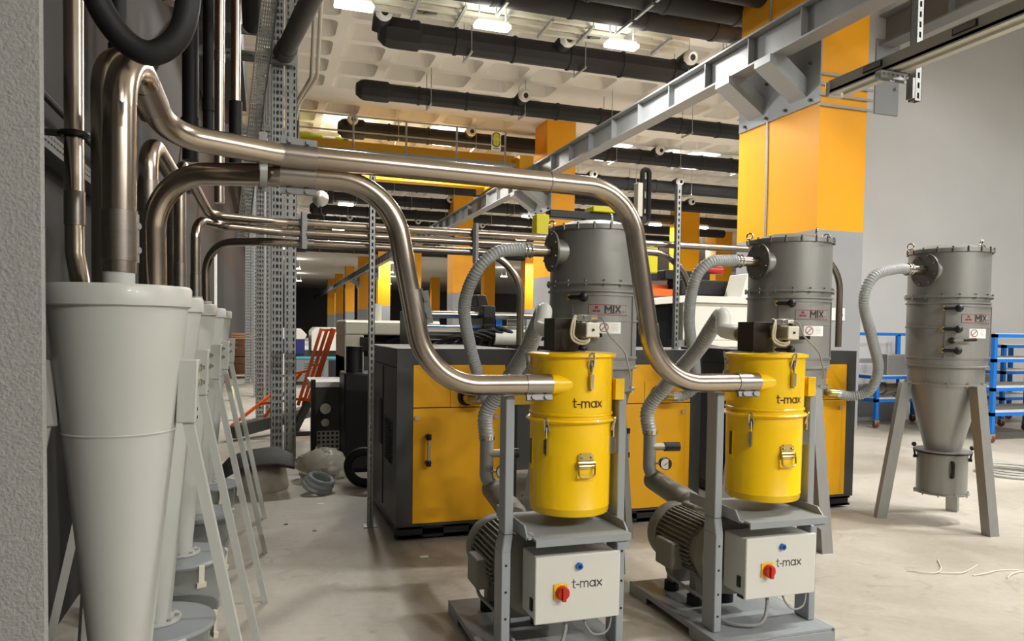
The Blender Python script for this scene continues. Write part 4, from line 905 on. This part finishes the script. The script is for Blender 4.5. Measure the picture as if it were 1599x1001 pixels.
b = MB(); b.tube(spline([(-0.47,2.2,2.6),(-0.44,2.2,2.47),(-0.40,2.2,2.36),(-0.34,2.2,2.285),(-0.28,2.2,2.268),(-0.22,2.2,2.32),(-0.195,2.2,2.42),(-0.19,2.2,2.6)], 10), 0.032, 16); tag(b.build('black_hose', RUBBER), 'thick black rubber hose hanging in a loop at the upper left', 'hose')
b = MB(); b.lathe([(0.025,-0.12),(0.055,0.0),(0.055,0.02),(0.06,0.02),(0.06,0.2)], (-0.262,2.45,2.62), n=24); tag(b.build('steel_funnel', STEEL), 'steel funnel behind the black hose loop at the upper left', 'funnel')
for i, (x, y, z0, z1, r) in enumerate([(-0.62,7.2,3.0,5.24,0.07),(-0.5,7.6,3.3,5.24,0.05),(-0.86,5.2,2.9,5.24,0.05)]):
    b = MB(); b.cyl((x,y,z0),(x,y,z1),r,n=18); b.lathe([(r*1.15,0),(r*1.15,0.12)],(x,y,z0+0.25),n=18); tag(b.build('hanging_pipe', RUBBER), ['thick black pipe hanging beside the orange wall band', 'thinner black pipe hanging beside the orange wall band', 'black pipe against the dark upper left wall'][i], 'pipe')
wt = thing('wall_cable_tray', 'dark perforated cable tray running along the left wall behind the pipes', 'cable tray', (-0.97,6,2.2))
b = MB(); b.perf((-0.9,2.0,2.32),(0,1,0),(0,0,1),6.0,0.07,[(0.02,0.006),(0.05,0.006)],0.05,0.016); b.build('tray_side', DKSTEEL, wt, smooth=False)
b = MB(); b.box(-1.0,-0.9,2.0,8.0,2.31,2.32); b.build('tray_floor', DKSTEEL, wt, smooth=False)
for z in (2.36,2.40):
    b = MB(); b.cyl((-0.95,2.0,z),(-0.95,8.0,z),0.018,n=10); b.build('tray_cable', RUBBER, wt)
b = MB(); b.tube([(-0.93,2.0,2.56),(-0.93,8.0,2.56)],0.016,8); tag(b.build('wall_cable', RUBBER), 'single black cable along the left wall above the cable tray', 'cable')
# ---------------------------------------------------------------- slotted posts and pipe rack
def slotted_post(x, y, h, w, label, d=0.041, pitch=0.05):
    t = thing('slotted_post', label, 'post', (x, y, 0), 'slotted galvanised posts')
    b = MB(); b.perf((x-w/2,y,0.008),(0,0,1),(1,0,0),h-0.008,w,[(w/2,0.0065)] if w < 0.06 else [(w*0.32,0.006),(w*0.68,0.006)],pitch,pitch*0.28); b.build('slotted_face', GALV, t, smooth=False)
    b = MB(); b.box(x-w/2,x-w/2+0.003,y,y+d,0.008,h); b.box(x+w/2-0.003,x+w/2,y,y+d,0.008,h); b.box(x-w/2,x+w/2,y+d-0.003,y+d,0.008,h); b.build('channel', GALV, t, smooth=False)
    b = MB(); b.box(x-w/2-0.03,x+w/2+0.03,y-0.03,y+d+0.03,0,0.008); b.build('foot_plate', GALV, t, smooth=False)
    return t
slotted_post(0.785, 5.765, 2.87, 0.045, 'slim slotted post at the left side of left yellow cabinet')
slotted_post(3.47, 5.80, 2.84, 0.045, 'slim slotted post rising between middle and right yellow cabinets')
for k, (y, x) in enumerate(((8.87, 0.22), (12.9, 0.02), (16.9, -0.06), (20.8, -0.33))):
    t = thing('rack_post', ['nearest wide slotted rack post, behind the covered block', 'second wide slotted rack post from the front', 'third wide slotted rack post from the front', 'farthest wide slotted rack post, near the pallet'][k], 'post', (x, y, 0), 'wide slotted rack posts')
    W0 = 0.13; h = 5.5 if k == 0 else 5.93
    b = MB(); b.perf((x-0.15,y,0.01),(0,0,1),(1,0,0),h,W0,[(0.03,0.008),(0.068,0.014),(0.106,0.008)],0.075,0.022); b.build('slotted_face', GALV, t, smooth=False)
    b = MB(); b.perf((x,y+0.03,0.01),(0,0,1),(1,0,0),h,W0,[(0.03,0.009),(0.1,0.009)],0.075,0.022); b.build('slotted_face', GALV, t, smooth=False)
    b = MB(); b.box(x-0.15,x-0.146,y,y+0.09,0.01,h); b.box(x-0.02,x-0.016,y,y+0.09,0.01,h); b.box(x+0.126,x+0.13,y+0.03,y+0.12,0.01,h); b.box(x-0.15,x-0.02,y+0.087,y+0.09,0.01,h); b.box(x,x+0.13,y+0.117,y+0.12,0.01,h); b.build('channel', GALV, t, smooth=False)
    b = MB(); b.box(x-0.2,x+0.25,y-0.06,y+0.18,0,0.01); b.build('foot_plate', GALV, t, smooth=False)
for k, (y, x, z) in enumerate(((8.8, -0.2, 4.52), (10.6, -0.25, 4.15), (9.6, -0.25, 5.1))):
    b = MB(); b.perf((x-0.55,y,z-0.05),(1,0,0),(0,0,1),1.1,0.1,[(0.05,0.012)],0.08,0.024); b.box(x-0.55,x+0.55,y+0.05,y+0.055,z-0.05,z+0.05); b.box(x-0.55,x+0.55,y,y+0.055,z+0.048,z+0.05)
    tag(b.build('rack_crossbar', GALV, smooth=False), ['slotted crossbar on the nearest rack post, at the upper left', 'lower slotted crossbar behind the leaning cable tray', 'upper slotted crossbar near the top of picture at left'][k], 'crossbar')
def leaning_tray(p, q, w, label):
    p, q = Vector(p), Vector(q); u = (q-p); L = u.length; u.normalize(); v = Vector((1,0.1,0)).normalized(); n = u.cross(v).normalized()
    t = thing('perforated_tray', label, 'cable tray', tuple((p+q)/2))
    b = MB(); b.perf(p, u, v, L, w, [(w*k/7, w*0.03) for k in range(1,7)], 0.06, 0.018); b.build('tray_base', GALV, t, smooth=False)
    for s in (0, w):
        b = MB(); o = p+v*s; b.add([o, q+v*s, q+v*s+n*0.05, o+n*0.05], [(0,1,2,3)]); b.build('tray_side', GALV, t, smooth=False)
    return t
leaning_tray((0.02,6.9,4.95), (-0.17,9.5,4.2), 0.16, 'perforated cable tray slanting down across the upper left, upper length')
leaning_tray((-0.17,9.55,4.2), (-0.37,11.0,2.75), 0.16, 'perforated cable tray slanting down across the upper left, lower length')
for i, dx in enumerate((0, 0.06)):
    b = MB(); b.tube(fillet([(0.56-dx,8.0,5.2), (0.55-dx,8.6,4.32-dx*0.4), (0.40-dx*0.8,9.6,4.28-dx*0.5), (0.36-dx,12.5,4.3-dx*0.5)], 0.12, 6), 0.023, 10); tag(b.build('white_conduit', mat('cream_conduit', (206,196,180), 0.5)), ['right', 'left'][i] + ' one of two cream conduits bending beside the nearest rack post', 'pipe', 'cream conduits')
b = MB(); b.cyl((0.58,6.6,4.78),(0.22,8.72,4.60),0.1,n=24); b.cyl((0.232,8.65,4.606),(0.2,8.84,4.59),0.115,n=24); tag(b.build('grey_duct_pipe', mat('dull_grey_pipe', (92,92,90), 0.6, var=0.1, vscale=6)), 'thick dull grey pipe at upper left running back to the rack post', 'pipe')
b = MB(); b.tube(fillet([(-0.12,7.0,5.10),(-0.12,7.3,4.9),(-0.13,8.6,4.78)],0.2,6),0.1,18); tag(b.build('black_pipe', RUBBER), 'black pipe at upper left between vertical steel pipe and cable tray', 'pipe')

b = MB(); b.box(-0.98,0.35,1.85,8.2,5.25,5.75)  # duct added to keep lamp light off the upper left wall
for k in range(5): b.box(-0.995,0.365,2.6+1.25*k,2.68+1.25*k,5.235,5.765)
b.box(-0.98,-0.3,8.2,14,5.3,5.8)
tag(b.build('added_shade_duct', DUCT, smooth=False), 'broad black duct added overhead to shade the left wall', 'duct')
# busbar trunking on a slotted hanger, upper right
t = thing('busbar_trunking', 'pale metal busbar trunking entering from the upper right corner', 'busbar', (3.0, 1.8, 2.85))
TR = mat('pale_trunking_enamel', (206, 204, 192), 0.4, 0.2)
b = MB(); b.box(2.955,2.97,0.2,3.40,2.893,2.945); b.build('side_plate', mat('trunking_side', (178,176,164), 0.4, 0.2), t, smooth=False)
b = MB(); b.box(2.955,3.02,0.2,3.40,2.878,2.893); b.box(2.955,2.975,0.2,3.40,2.87,2.893); b.build('lower_rail', TR, t, smooth=False)
b = MB(); b.box(3.02,3.06,0.2,3.36,2.865,2.893); b.build('back_rail', TR, t, smooth=False)
b = MB(); b.box(2.95,3.05,3.39,3.42,2.86,2.94); b.build('end_cap', TR, t, bevel=0.006)
for y in (3.15, 2.62, 2.0, 1.4):
    b = MB(); b.box(2.949,2.956,y-0.13,y,2.903,2.937); wn = b.build('inspection_window', BLACK, t, bevel=0.003)
    b = MB(); b.box(2.946,2.95,y-0.12,y-0.01,2.909,2.931); b.build('window_plate', mat('dull_plate', (120,118,112), 0.4), wn, smooth=False)
t = thing('trunking_hanger', 'slotted hanger post with a short arm carrying the pale busbar trunking', 'hanger', (3.12, 2.93, 2.7))
b = MB(); b.perf((3.075,2.93,2.72),(0,0,1),(1,0,0),5.3,0.042,[(0.021,0.0065)],0.05,0.014); b.build('slotted_face', GALV, t, smooth=False)
b = MB(); b.box(3.075,3.078,2.93,2.97,2.72,8.04); b.box(3.114,3.117,2.93,2.97,2.72,8.04); b.box(3.075,3.117,2.967,2.97,2.72,8.04); b.build('channel', GALV, t, smooth=False)
b = MB(); b.perf((2.90,2.97,2.825),(1,0,0),(0,0,1),0.21,0.04,[(0.02,0.006)],0.03,0.009); b.box(2.90,3.11,2.97,3.01,2.862,2.865); b.box(2.90,3.11,3.007,3.01,2.825,2.865); b.build('arm', GALV, t, smooth=False)
b = MB(); b.box(3.06,3.075,2.93,2.97,2.73,2.83); b.build('arm_bracket', GALV, t, smooth=False)

# number sign on the column
s = thing('number_sign', 'white sign ending in -15 on the grey foot of nearest orange column', 'sign', (8.74, 9.7, 1.8))
b = MB(); b.box(8.62,8.885,9.7,9.715,1.765,1.965); b.build('plate', WHITE, s, smooth=False)
b = MB(); text_flat(b, '-15', 0.13, (8.775,9.698,1.865), (1,0,0), (0,0,1), TEXTK, 0.001, 0.9); b.build('lettering', None, s, smooth=False)

# ---------------------------------------------------------------- blue trolleys by the right wall
def trolley(x0, x1, y0, y1, zs, label, ztop):
    t = thing('shelf_trolley', label, 'trolley', ((x0+x1)/2, (y0+y1)/2, 0), 'blue shelf trolleys')
    for x in (x0, x1):
        for y in (y0, y1):
            b = MB(); b.box(x-0.03,x+0.03,y-0.03,y+0.03,0.14,ztop); b.build('post', CBLUE, t, smooth=False)
            b = MB(); b.lathe([(0.055,-0.02),(0.06,-0.01),(0.06,0.01),(0.055,0.02)], (x,y,0.06), (1,0.2,0), 18); w = b.build('caster_wheel', mat('brown_caster', (120,70,56), 0.5), t)
            b = MB(); b.prism([(x-0.05,0.14),(x+0.05,0.14),(x+0.035,0.06),(x-0.035,0.06)], y-0.032, y-0.026, 'Y'); b.prism([(x-0.05,0.14),(x+0.05,0.14),(x+0.035,0.06),(x-0.035,0.06)], y+0.026, y+0.032, 'Y'); b.box(x-0.05,x+0.05,y-0.032,y+0.032,0.134,0.14); b.build('caster_fork', GALV, w, smooth=False)
    for z in zs:
        b = MB(); b.box(x0-0.03,x1+0.03,y0-0.03,y0,z-0.05,z); b.box(x0-0.03,x1+0.03,y1,y1+0.03,z-0.05,z); b.box(x0-0.03,x0,y0,y1,z-0.05,z); b.box(x1,x1+0.03,y0,y1,z-0.05,z); sh = b.build('shelf_frame', CBLUE, t, smooth=False)
        b = MB(); b.box(x0,x1,y0,y1,z-0.03,z+0.012); b.build('shelf_board', SHELFW, sh, smooth=False)
    return t
trolley(10.0, 11.9, 7.98, 8.9, (0.44, 0.80, 1.22, 1.58), 'nearest blue trolley with four pale shelves, cut by the right edge', 1.58)
trolley(9.6, 11.0, 9.72, 10.3, (0.48, 0.86), 'blue trolley beyond the free-standing tower, left of the tall one', 0.86)
b = MB()
b.box(9.45,9.48,10.0,10.4,1.52,1.57); b.box(9.45,10.75,10.0,10.03,1.53,1.58); b.box(10.3,10.36,10.0,10.05,0.9,1.55)
for x in (9.46, 10.72): b.box(x-0.02,x+0.02,10.36,10.4,0.0,1.57); 
for x in (9.46, 10.72): b.box(x-0.02,x+0.02,10.0,10.4,1.53,1.57)
tag(b.build('blue_guard_rail', CBLUE, smooth=False), 'blue square-tube rail frame behind the left trolley', 'frame')
trolley(12.0, 13.2, 9.4, 10.2, (0.5, 0.95, 1.4), 'farther blue trolley at the right edge by the wall', 1.4)
b = MB(); b.box(9.85,10.75,9.76,9.97,0.872,1.22); tag(b.build('steel_cover', INOX, bevel=0.01), 'brushed steel cover standing on left blue trolley', 'cover')
b = MB(); b.cyl((9.75,9.9,0.64),(10.5,9.92,0.64),0.085,n=24); b.lathe([(0.13,0),(0.13,0.03)],(10.45,9.92,0.64),(1,0,0),24); b.lathe([(0.11,0),(0.11,0.03)],(9.9,9.9,0.64),(1,0,0),24); b.box(10.2,10.3,9.85,9.97,0.492,0.56); tag(b.build('steel_duct_piece', STEEL), 'short flanged steel duct lying on lower shelf of left trolley', 'duct piece')
b = MB(); b.torus((7.95,6.1,0.02),(0,0,1),0.33,0.014,40,6); b.torus((7.95,6.1,0.045),(0,0,1),0.30,0.012,40,6); b.torus((8.0,6.12,0.065),(0,0,1),0.31,0.012,40,6)
tag(b.build('cable_coil', mat('pale_grey_cable', (170,170,166), 0.5)), 'flat coil of pale grey cable on the floor at the right edge', 'cable coil')
for i in range(5):
    x, y = 4.0+0.17*i, 3.75-0.10*i
    b = MB(); b.tube(spline([(x,y,0.006),(x+0.12,y+0.05*(i-2),0.012),(x+0.26,y+0.03*(i-1),0.006),(x+0.4,y-0.06*(i-2),0.006)],6),0.004,6); tag(b.build('packing_strip', STRAW), 'pale packing strip on the floor at right, %s from the left' % ORD[i], 'strip', 'pale packing strips at right')

# ---------------------------------------------------------------- things on the floor at left
t = thing('covered_block', 'dusty concrete block under a black sheet at the foot of the rack post', 'block', (-0.04, 7.4, 0))
b = MB(); b.lathe([(0.24,0),(0.25,0.02),(0.22,0.2),(0.17,0.29),(0.0,0.31)], (-0.02,7.42,0), n=22); b.build('block', BLOCK, t, sharp=60)
def sheet():
    b = MB(); n = 18; vs = []; fs = []; random.seed(3)
    for i in range(n+1):
        for j in range(n+1):
            x = -0.37+0.66*i/n; y = -0.33+0.66*j/n; r = math.hypot(x*0.95, y); z = 0.345-max(0, r-0.2)*0.55-max(0, abs(x)-0.3)*0.8+0.012*math.sin(9*x+4*y)+0.01*math.sin(13*y-3*x)
            if x < -0.2 and y < 0: z -= 0.35*(-0.2-x)
            vs.append((x-0.02, 7.42+y, max(0.05, z)))
    for i in range(n):
        for j in range(n):
            a = i*(n+1)+j; fs.append((a, a+n+1, a+n+2, a+1))
    return b.add(vs, fs)
o = sheet().build('sheet', CLOTH, t, sharp=80); md = o.modifiers.new('thickness', 'SOLIDIFY'); md.thickness = 0.012
def crumple(c, r, sz, seed, m, name, label, cat):
    random.seed(seed); b = MB(); n = 26; vs = []; fs = []; ph = [(random.uniform(2,7), random.uniform(0,6), random.uniform(2,6)) for _ in range(7)]
    for j in range(n//2+1):
        th = PI*j/(n//2)
        for i in range(n):
            a = 2*PI*i/n; k = 1+sum(0.055*math.sin(f*a+p+q*th) for f, p, q in ((round(f), p, q) for f, p, q in ph))
            z = c[2]+r*sz*math.cos(th)*k; vs.append((c[0]+r*math.sin(th)*math.cos(a)*k*1.15, c[1]+r*math.sin(th)*math.sin(a)*k, max(0.004, z)))
    for j in range(n//2):
        for i in range(n): i2 = (i+1) % n; fs.append((j*n+i, (j+1)*n+i, (j+1)*n+i2, j*n+i2))
    return tag(b.add(vs, fs).build(name, m, sharp=70), label, cat)
crumple((0.56,7.75,0.13), 0.22, 0.75, 4, BAG, 'plastic_bag', 'crumpled clear plastic bag on the floor beside the black cabinet', 'bag')
t = thing('hose_coil', 'small blue-grey plastic hose coil lying against the plastic bag', 'hose coil', (0.47, 7.1, 0))
b = MB()
for k in range(3): b.torus((0.47+0.02*k,7.10+0.012*k,0.06+0.03*k),(0.3,-0.25,1),0.12-0.006*k,0.026,30,10)
b.build('coil', COILB, t)
for i, (x, y) in enumerate(((0.44,6.62),(1.0,4.9),(0.15,6.0),(0.35,5.75))):
    b = MB(); b.box(x,x+0.06 if i < 2 else x+0.03,y,y+0.03,0.0,0.004); tag(b.build('paper_scrap', WHITE if i < 2 else DKSTEEL, smooth=False), ['white paper scrap on the floor before the hose coil', 'small pale paper scrap on the floor before left cabinet', 'dark crumb on the shaded floor, the left one', 'dark crumb on the shaded floor, the right one'][i], 'scrap')

# orange gantry ladder
t = thing('gantry_ladder', 'orange rolling gantry ladder with dark base beam behind the rack post', 'ladder', (0.3, 10.9, 0))
def bars(name, m, w, *segs):
    for p, q in segs:
        b = MB(); b.bar(p, q, w); b.build(name, m, t, smooth=False)
bars('base_beam', DKSTEEL, 0.16, ((-0.42,10.55,0.12),(0.60,11.5,0.27)))
bars('upright', LADDER, 0.075, ((0.60,11.0,0.42),(0.95,11.0,1.52)))
bars('upright', LADDER, 0.045, ((0.46,11.0,0.42),(0.78,11.0,1.52)), ((0.53,11.05,0.42),(0.86,11.05,1.50)))
bars('rung', LADDER, 0.035, *[((0.46+0.29*(z-0.42),11.0,z),(0.60+0.32*(z-0.42),11.0,z)) for z in (1.5,1.0,0.5)])
bars('brace', LADDER, 0.035, ((-0.40,10.5,0.22),(0.15,11.0,0.62)), ((-0.05,10.8,0.47),(0.55,11.0,0.52)), ((0.0,10.8,0.28),(0.5,11.0,0.88)), ((0.12,10.9,0.82),(0.62,11.0,0.92)))
bars('leg', DKSTEEL, 0.09, ((0.60,11.0,0.46),(0.38,10.9,0.02)), ((0.2,11.2,0.3),(0.45,11.0,0.02)))
b = MB(); b.bar((0.36,10.85,0.03),(0.75,10.9,0.03),0.06); b.build('foot', DKSTEEL, t, smooth=False)

# black cabinet and chrome machine end left of the yellow cabinets
t = thing('black_cabinet', 'tall black cabinet beside slim slotted post at left', 'cabinet', (0.98, 8.2, 0))
b = MB(); b.box(0.80,1.18,7.95,8.5,0.05,1.06); b.build('body', BLACK, t, bevel=0.02)
b = MB(); b.cyl((0.93,8.2,1.06),(0.93,8.2,1.34),0.09,n=24); b.build('chimney', BLACK, t)
b = MB(); b.box(0.82,1.16,8.0,8.45,0.0,0.05); b.build('plinth', RUBBER, t, smooth=False)
b = MB(); b.torus((0.92,7.2,0.2),(0.3,1,0.1),0.155,0.045,36,12); tag(b.build('black_hose', RUBBER), 'black hose loop hanging at the foot of black cabinet behind slotted post', 'hose')
t = thing('chrome_machine', 'low machine with chrome and mesh end behind the plastic bag', 'machine', (0.68, 8.9, 0))
b = MB(); b.box(0.55,1.0,8.7,9.6,0.10,0.86); b.build('body', DKSTEEL, t, bevel=0.01)
b = MB(); b.box(0.50,0.95,8.66,9.5,0.86,0.92); b.build('table', SHELFW, t, smooth=False)
b = MB(); b.cyl((0.66,8.7,0.62),(0.66,8.62,0.62),0.06,n=24); b.cyl((0.66,8.7,0.46),(0.66,8.64,0.46),0.045,n=20); b.build('chrome_end', CHROME, t)
b = MB(); b.perf((0.57,8.69,0.14),(1,0,0),(0,0,1),0.4,0.22,[(0.04,0.015),(0.09,0.015),(0.14,0.015),(0.19,0.015)],0.05,0.015); b.build('mesh_panel', SHELFW, t, smooth=False)
b = MB(); b.box(0.5,0.55,8.6,8.7,0.0,0.95); b.build('black_post', BLACK, t, smooth=False)

# ---------------------------------------------------------------- moulding machines behind the cabinets
def beige_machine(x, y, label):
    t = thing('moulding_machine', label, 'machine', (x+1.2, y+0.7, 0))
    b = MB(); b.box(x,x+2.3,y,y+1.2,0.15,1.16); b.build('bed', DKSTEEL, t, smooth=False)
    b = MB(); b.box(x,x+1.25,y-0.02,y+1.2,1.45,1.60); b.prism([(y-0.02,1.6),(y+1.2,1.6),(y+1.12,1.64),(y+0.08,1.64)], x, x+1.25, 'X'); b.build('top_cover', BEIGE, t, bevel=0.02)
    b = MB(); b.box(x,x+0.24,y-0.02,y+1.2,0.6,1.45); b.build('end_column', BEIGE, t, bevel=0.01)
    b = MB(); b.box(x+0.24,x+1.3,y+0.3,y+1.12,1.16,1.45); b.build('recess', BLACK, t, smooth=False)
    b = MB(); b.box(x+0.19,x+0.30,y-0.04,y-0.02,1.24,1.42); b.build('guard_window', BLACK, t, bevel=0.02)
    b = MB(); b.cyl((x+0.42,y+0.3,1.62),(x+0.42,y+0.3,1.86),0.09,n=20); b.build('filter_cap', MWHITE, t)
    for k in range(5):
        b = MB(); z = 1.45-0.06*k; b.tube(spline([(x+0.55,y+0.1,1.36-0.03*k),(x+1.0,y-0.1,z+0.04),(x+1.5,y-0.15,z+0.08),(x+2.0,y-0.1+0.05*k,z),(x+2.5,y,1.30)],8),0.028,10); b.build('hydraulic_hose', RUBBER, t)
    return t
beige_machine(0.97, 9.65, 'beige moulding machine with black hoses, behind the left yellow cabinet')
t = thing('injection_barrel', 'injection unit with chrome rods and black clamps above left yellow cabinet', 'machine', (2.5, 8.2, 0))
b = MB(); b.box(1.75,3.4,7.7,8.7,0.0,1.30); b.build('bed', DKSTEEL, t, smooth=False)
for z, y in ((1.70,7.9),(1.70,8.5),(1.50,8.2)):
    b = MB(); b.cyl((1.55,y,z),(3.45,y,z),0.035 if z > 1.6 else 0.085,n=18); b.build('tie_bar', CHROME, t)
for x in (1.50, 2.25, 3.3):
    b = MB(); b.box(x,x+0.14,7.75,8.65,1.30,1.80 if x == 2.25 else 1.74); b.prism([(7.95,1.8),(8.4,1.8),(8.3,1.93),(8.05,1.93)], x, x+0.12, 'X'); b.build('clamp_plate', BLACK if x < 3 else DKSTEEL, t, bevel=0.01)
b = MB(); b.box(1.65,2.25,7.8,7.86,1.56,1.575); b.build('blue_rail', CBLUE, t, smooth=False)
b = MB(); b.box(2.40,2.47,7.76,7.82,1.56,1.66); b.build('blue_box', CBLUE, t, smooth=False)
b = MB(); b.cyl((2.36,7.72,1.46),(2.64,7.72,1.46),0.085,n=24); b.build('barrel_cover', MWHITE, t)
b = MB(); b.box(2.70,2.715,7.65,8.3,1.32,1.68); b.build('clear_guard', CLEAR, t, smooth=False)
for k in range(6):
    b = MB(); b.tube(spline([(1.7+0.12*k,7.72,1.36),(1.9+0.1*k,7.66,1.46+0.02*k),(2.15+0.1*k,7.7,1.44),(2.35+0.06*k,7.8,1.38)],8),0.026,8); b.build('hydraulic_hose', RUBBER, t)
t = thing('moulding_machine', 'white moulding machine with dark sloping window behind the middle cabinet', 'machine', (5.5, 9.2, 0))
b = MB(); b.box(4.4,6.5,8.6,10.0,0.15,1.30); b.build('bed', DKSTEEL, t, smooth=False)
b = MB(); b.prism([(4.45,1.86),(5.2,1.93),(6.6,1.93),(6.6,2.02),(5.2,2.02),(4.45,1.93)], 8.45, 9.9, 'Y'); b.build('hood', MWHITE, t, bevel=0.01)
b = MB(); b.box(5.18,6.5,8.5,9.9,1.44,1.93); b.prism([(5.18,1.44),(6.5,1.44),(6.5,1.25)], 8.5, 8.6, 'Y'); b.build('guard_door', MWHITE, t, bevel=0.01)
b = MB(); b.box(4.45,5.17,8.7,9.8,1.30,1.86); b.build('window', mat('dark_glass', (22,24,26), 0.15), t, smooth=False)
b = MB(); b.box(4.45,5.2,8.55,8.6,1.30,1.34); b.build('sill', SHELFW, t, smooth=False)
b = MB(); b.prism([(6.12,2.02),(6.47,2.02),(6.47,2.35),(6.22,2.35)], 8.6, 9.0, 'Y'); b.build('console', MWHITE, t, bevel=0.01)
t = thing('orange_robot', 'orange linear robot with black drives above white moulding machine', 'robot', (5.4, 9.6, 2.02))
b = MB(); b.box(4.3,6.2,9.45,9.75,2.12,2.22); b.box(4.3,6.0,9.2,9.32,2.04,2.14); b.build('beam', ORANGE, t, smooth=False)
b = MB(); b.box(4.5,5.3,9.38,9.45,2.27,2.37); b.box(4.4,4.9,9.15,9.2,2.1,2.18); b.build('drive_cover', BLACK, t, bevel=0.01)
b = MB(); b.box(5.5,6.3,9.1,9.5,2.06,2.28); b.box(5.35,6.1,9.3,9.6,2.28,2.42); b.build('motor', RUBBER, t, bevel=0.02)
b = MB(); b.cyl((6.0,9.4,2.42),(6.0,9.4,2.50),0.09,n=18); b.cyl((6.0,9.4,2.45),(6.35,9.4,2.45),0.06,n=14); b.build('red_cap', RED, t)
b = MB(); b.box(4.0,4.43,9.3,9.34,1.86,2.14); b.lathe([(0.16,0),(0.16,0.05)],(4.25,9.3,2.28),(0,1,0),24); bp = b.build('arm_plate', ORANGE, t, bevel=0.01)
b = MB(); text_flat(b, 'MP', 0.19, (4.24,9.295,2.04), (1,0,0), (0,0,1), TEXTK, 0.004); b.build('lettering', None, bp, smooth=False)
b = MB(); b.box(4.0,4.12,9.35,9.75,0.0,2.12); b.box(6.4,6.5,9.35,9.75,2.022,2.12); b.build('stand', MGREY, t, smooth=False)
t = thing('takeout_robot', 'yellow and black take-out robot rising behind the left filter tower', 'robot', (3.8, 9.0, 0))
b = MB(); b.box(3.1,4.35,8.0,8.14,2.84,2.93); b.build('beam', BLACK, t, bevel=0.01)
for q in ((3.62,4.1,7.95,8.2,2.93,3.0), (2.92,3.08,7.95,8.1,2.62,2.86)):
    b = MB(); b.box(*q); b.build('beam_cap', mat('robot_yellow', (224,214,30), 0.4), t, bevel=0.01)
b = MB(); b.box(4.22,4.29,8.0,8.1,2.45,3.32); b.build('mast', ALU, t, bevel=0.005)
b = MB(); b.tube(fillet([(4.33,8.1,2.5),(4.33,8.1,3.5),(4.42,8.1,3.5),(4.42,8.1,2.9)],0.045,8),0.032,8); b.build('cable_chain', RUBBER, t)
b = MB(); b.box(4.3,4.48,7.95,8.2,2.25,2.60); b.build('slide', mat('robot_yellow', (224,214,30), 0.4), t, bevel=0.01)
b = MB(); b.box(3.55,3.7,8.0,8.15,0.0,2.84); b.build('column', MGREY, t, smooth=False)

# far machines, pallet
t = thing('far_machine', 'far white and navy moulding machine with teal trim beside the ladder', 'machine', (1.9, 20.9, 0))
def fbox(name, m, *q, **k):
    b = MB(); b.box(*q); return b.build(name, m, t, smooth=False, **k)
fbox('bed', MGREY, 0.72, 3.4, 20.2, 21.8, 0.1, 0.70); fbox('plinth', DKSTEEL, 0.8, 3.3, 20.3, 21.7, 0.0, 0.1)
fbox('trim', TEAL, 0.70, 3.42, 20.17, 20.21, 0.70, 0.755)
for i in range(6): fbox('vent_slot', DKSTEEL, 1.0, 1.5, 20.195, 20.2, 0.25+0.06*i, 0.275+0.06*i)
fbox('latch', BLACK, 1.2, 1.28, 20.19, 20.2, 0.60, 0.63); fbox('service_door', BLACK, 1.62, 2.1, 20.19, 20.2, 0.18, 0.66)
b = MB(); b.prism([(1.18,0.9),(2.3,0.9),(2.3,1.53),(1.28,1.53),(1.18,1.42)], 20.3, 21.6, 'Y'); b.build('guard', MWHITE, t, bevel=0.02)
b = MB(); b.prism([(0.45,1.2),(1.02,1.2),(1.08,1.32),(0.92,1.48),(0.45,1.5)], 20.4, 21.5, 'Y'); b.build('injection_guard', MWHITE, t, bevel=0.02)
fbox('navy_panel', NAVY, 0.48, 1.02, 20.42, 21.48, 0.82, 1.2); fbox('platen', DKSTEEL, 0.72, 3.3, 20.5, 21.4, 0.70, 0.9)
fbox('rear_cover', MWHITE, 2.5, 3.35, 20.3, 21.6, 0.9, 1.35)
t = thing('wooden_pallet', 'wooden pallet loaded with brown crates, far at left between the posts', 'pallet', (-0.4, 23.5, 0))
for k in range(5):
    b = MB(); b.box(-0.95,0.15,23.05+0.2*k,23.2+0.2*k,0.11,0.13); b.build('deck_board', WOOD, t, smooth=False)
for x in (-0.95, -0.45, 0.05):
    b = MB(); b.box(x,x+0.1,23.05,24.0,0.0,0.11); b.build('stringer', WOOD, t, smooth=False)
for k in range(2):
    b = MB(); b.box(-0.85,0.1,23.1,23.95,0.13+0.52*k,0.62+0.52*k); b.box(-0.87,0.12,23.08,23.1,0.2+0.52*k,0.3+0.52*k); b.box(-0.87,0.12,23.08,23.1,0.45+0.52*k,0.55+0.52*k); tag(b.build('brown_crate', BROWNB, smooth=False), 'brown wooden crate on the far pallet, ' + ('lower one' if k == 0 else 'upper one'), 'crate')
for k in range(3):
    b = MB(); b.box(-0.9,0.0,23.05,23.9,1.145+0.06*k,1.195+0.06*k); tag(b.build('pale_board', WOOD, smooth=False), 'pale board on top of brown crates, %s from below' % ORD[k], 'board')
b = MB(); b.lathe([(0.05,0),(0.055,0.02),(0.055,0.2),(0.03,0.27),(0.03,0.31)],(-0.63,16.2,0),n=16); tag(b.build('plastic_bottle', mat('yellow_green_bottle', (208,206,150), 0.3)), 'small yellow bottle standing on the far floor by the cyclones', 'bottle')
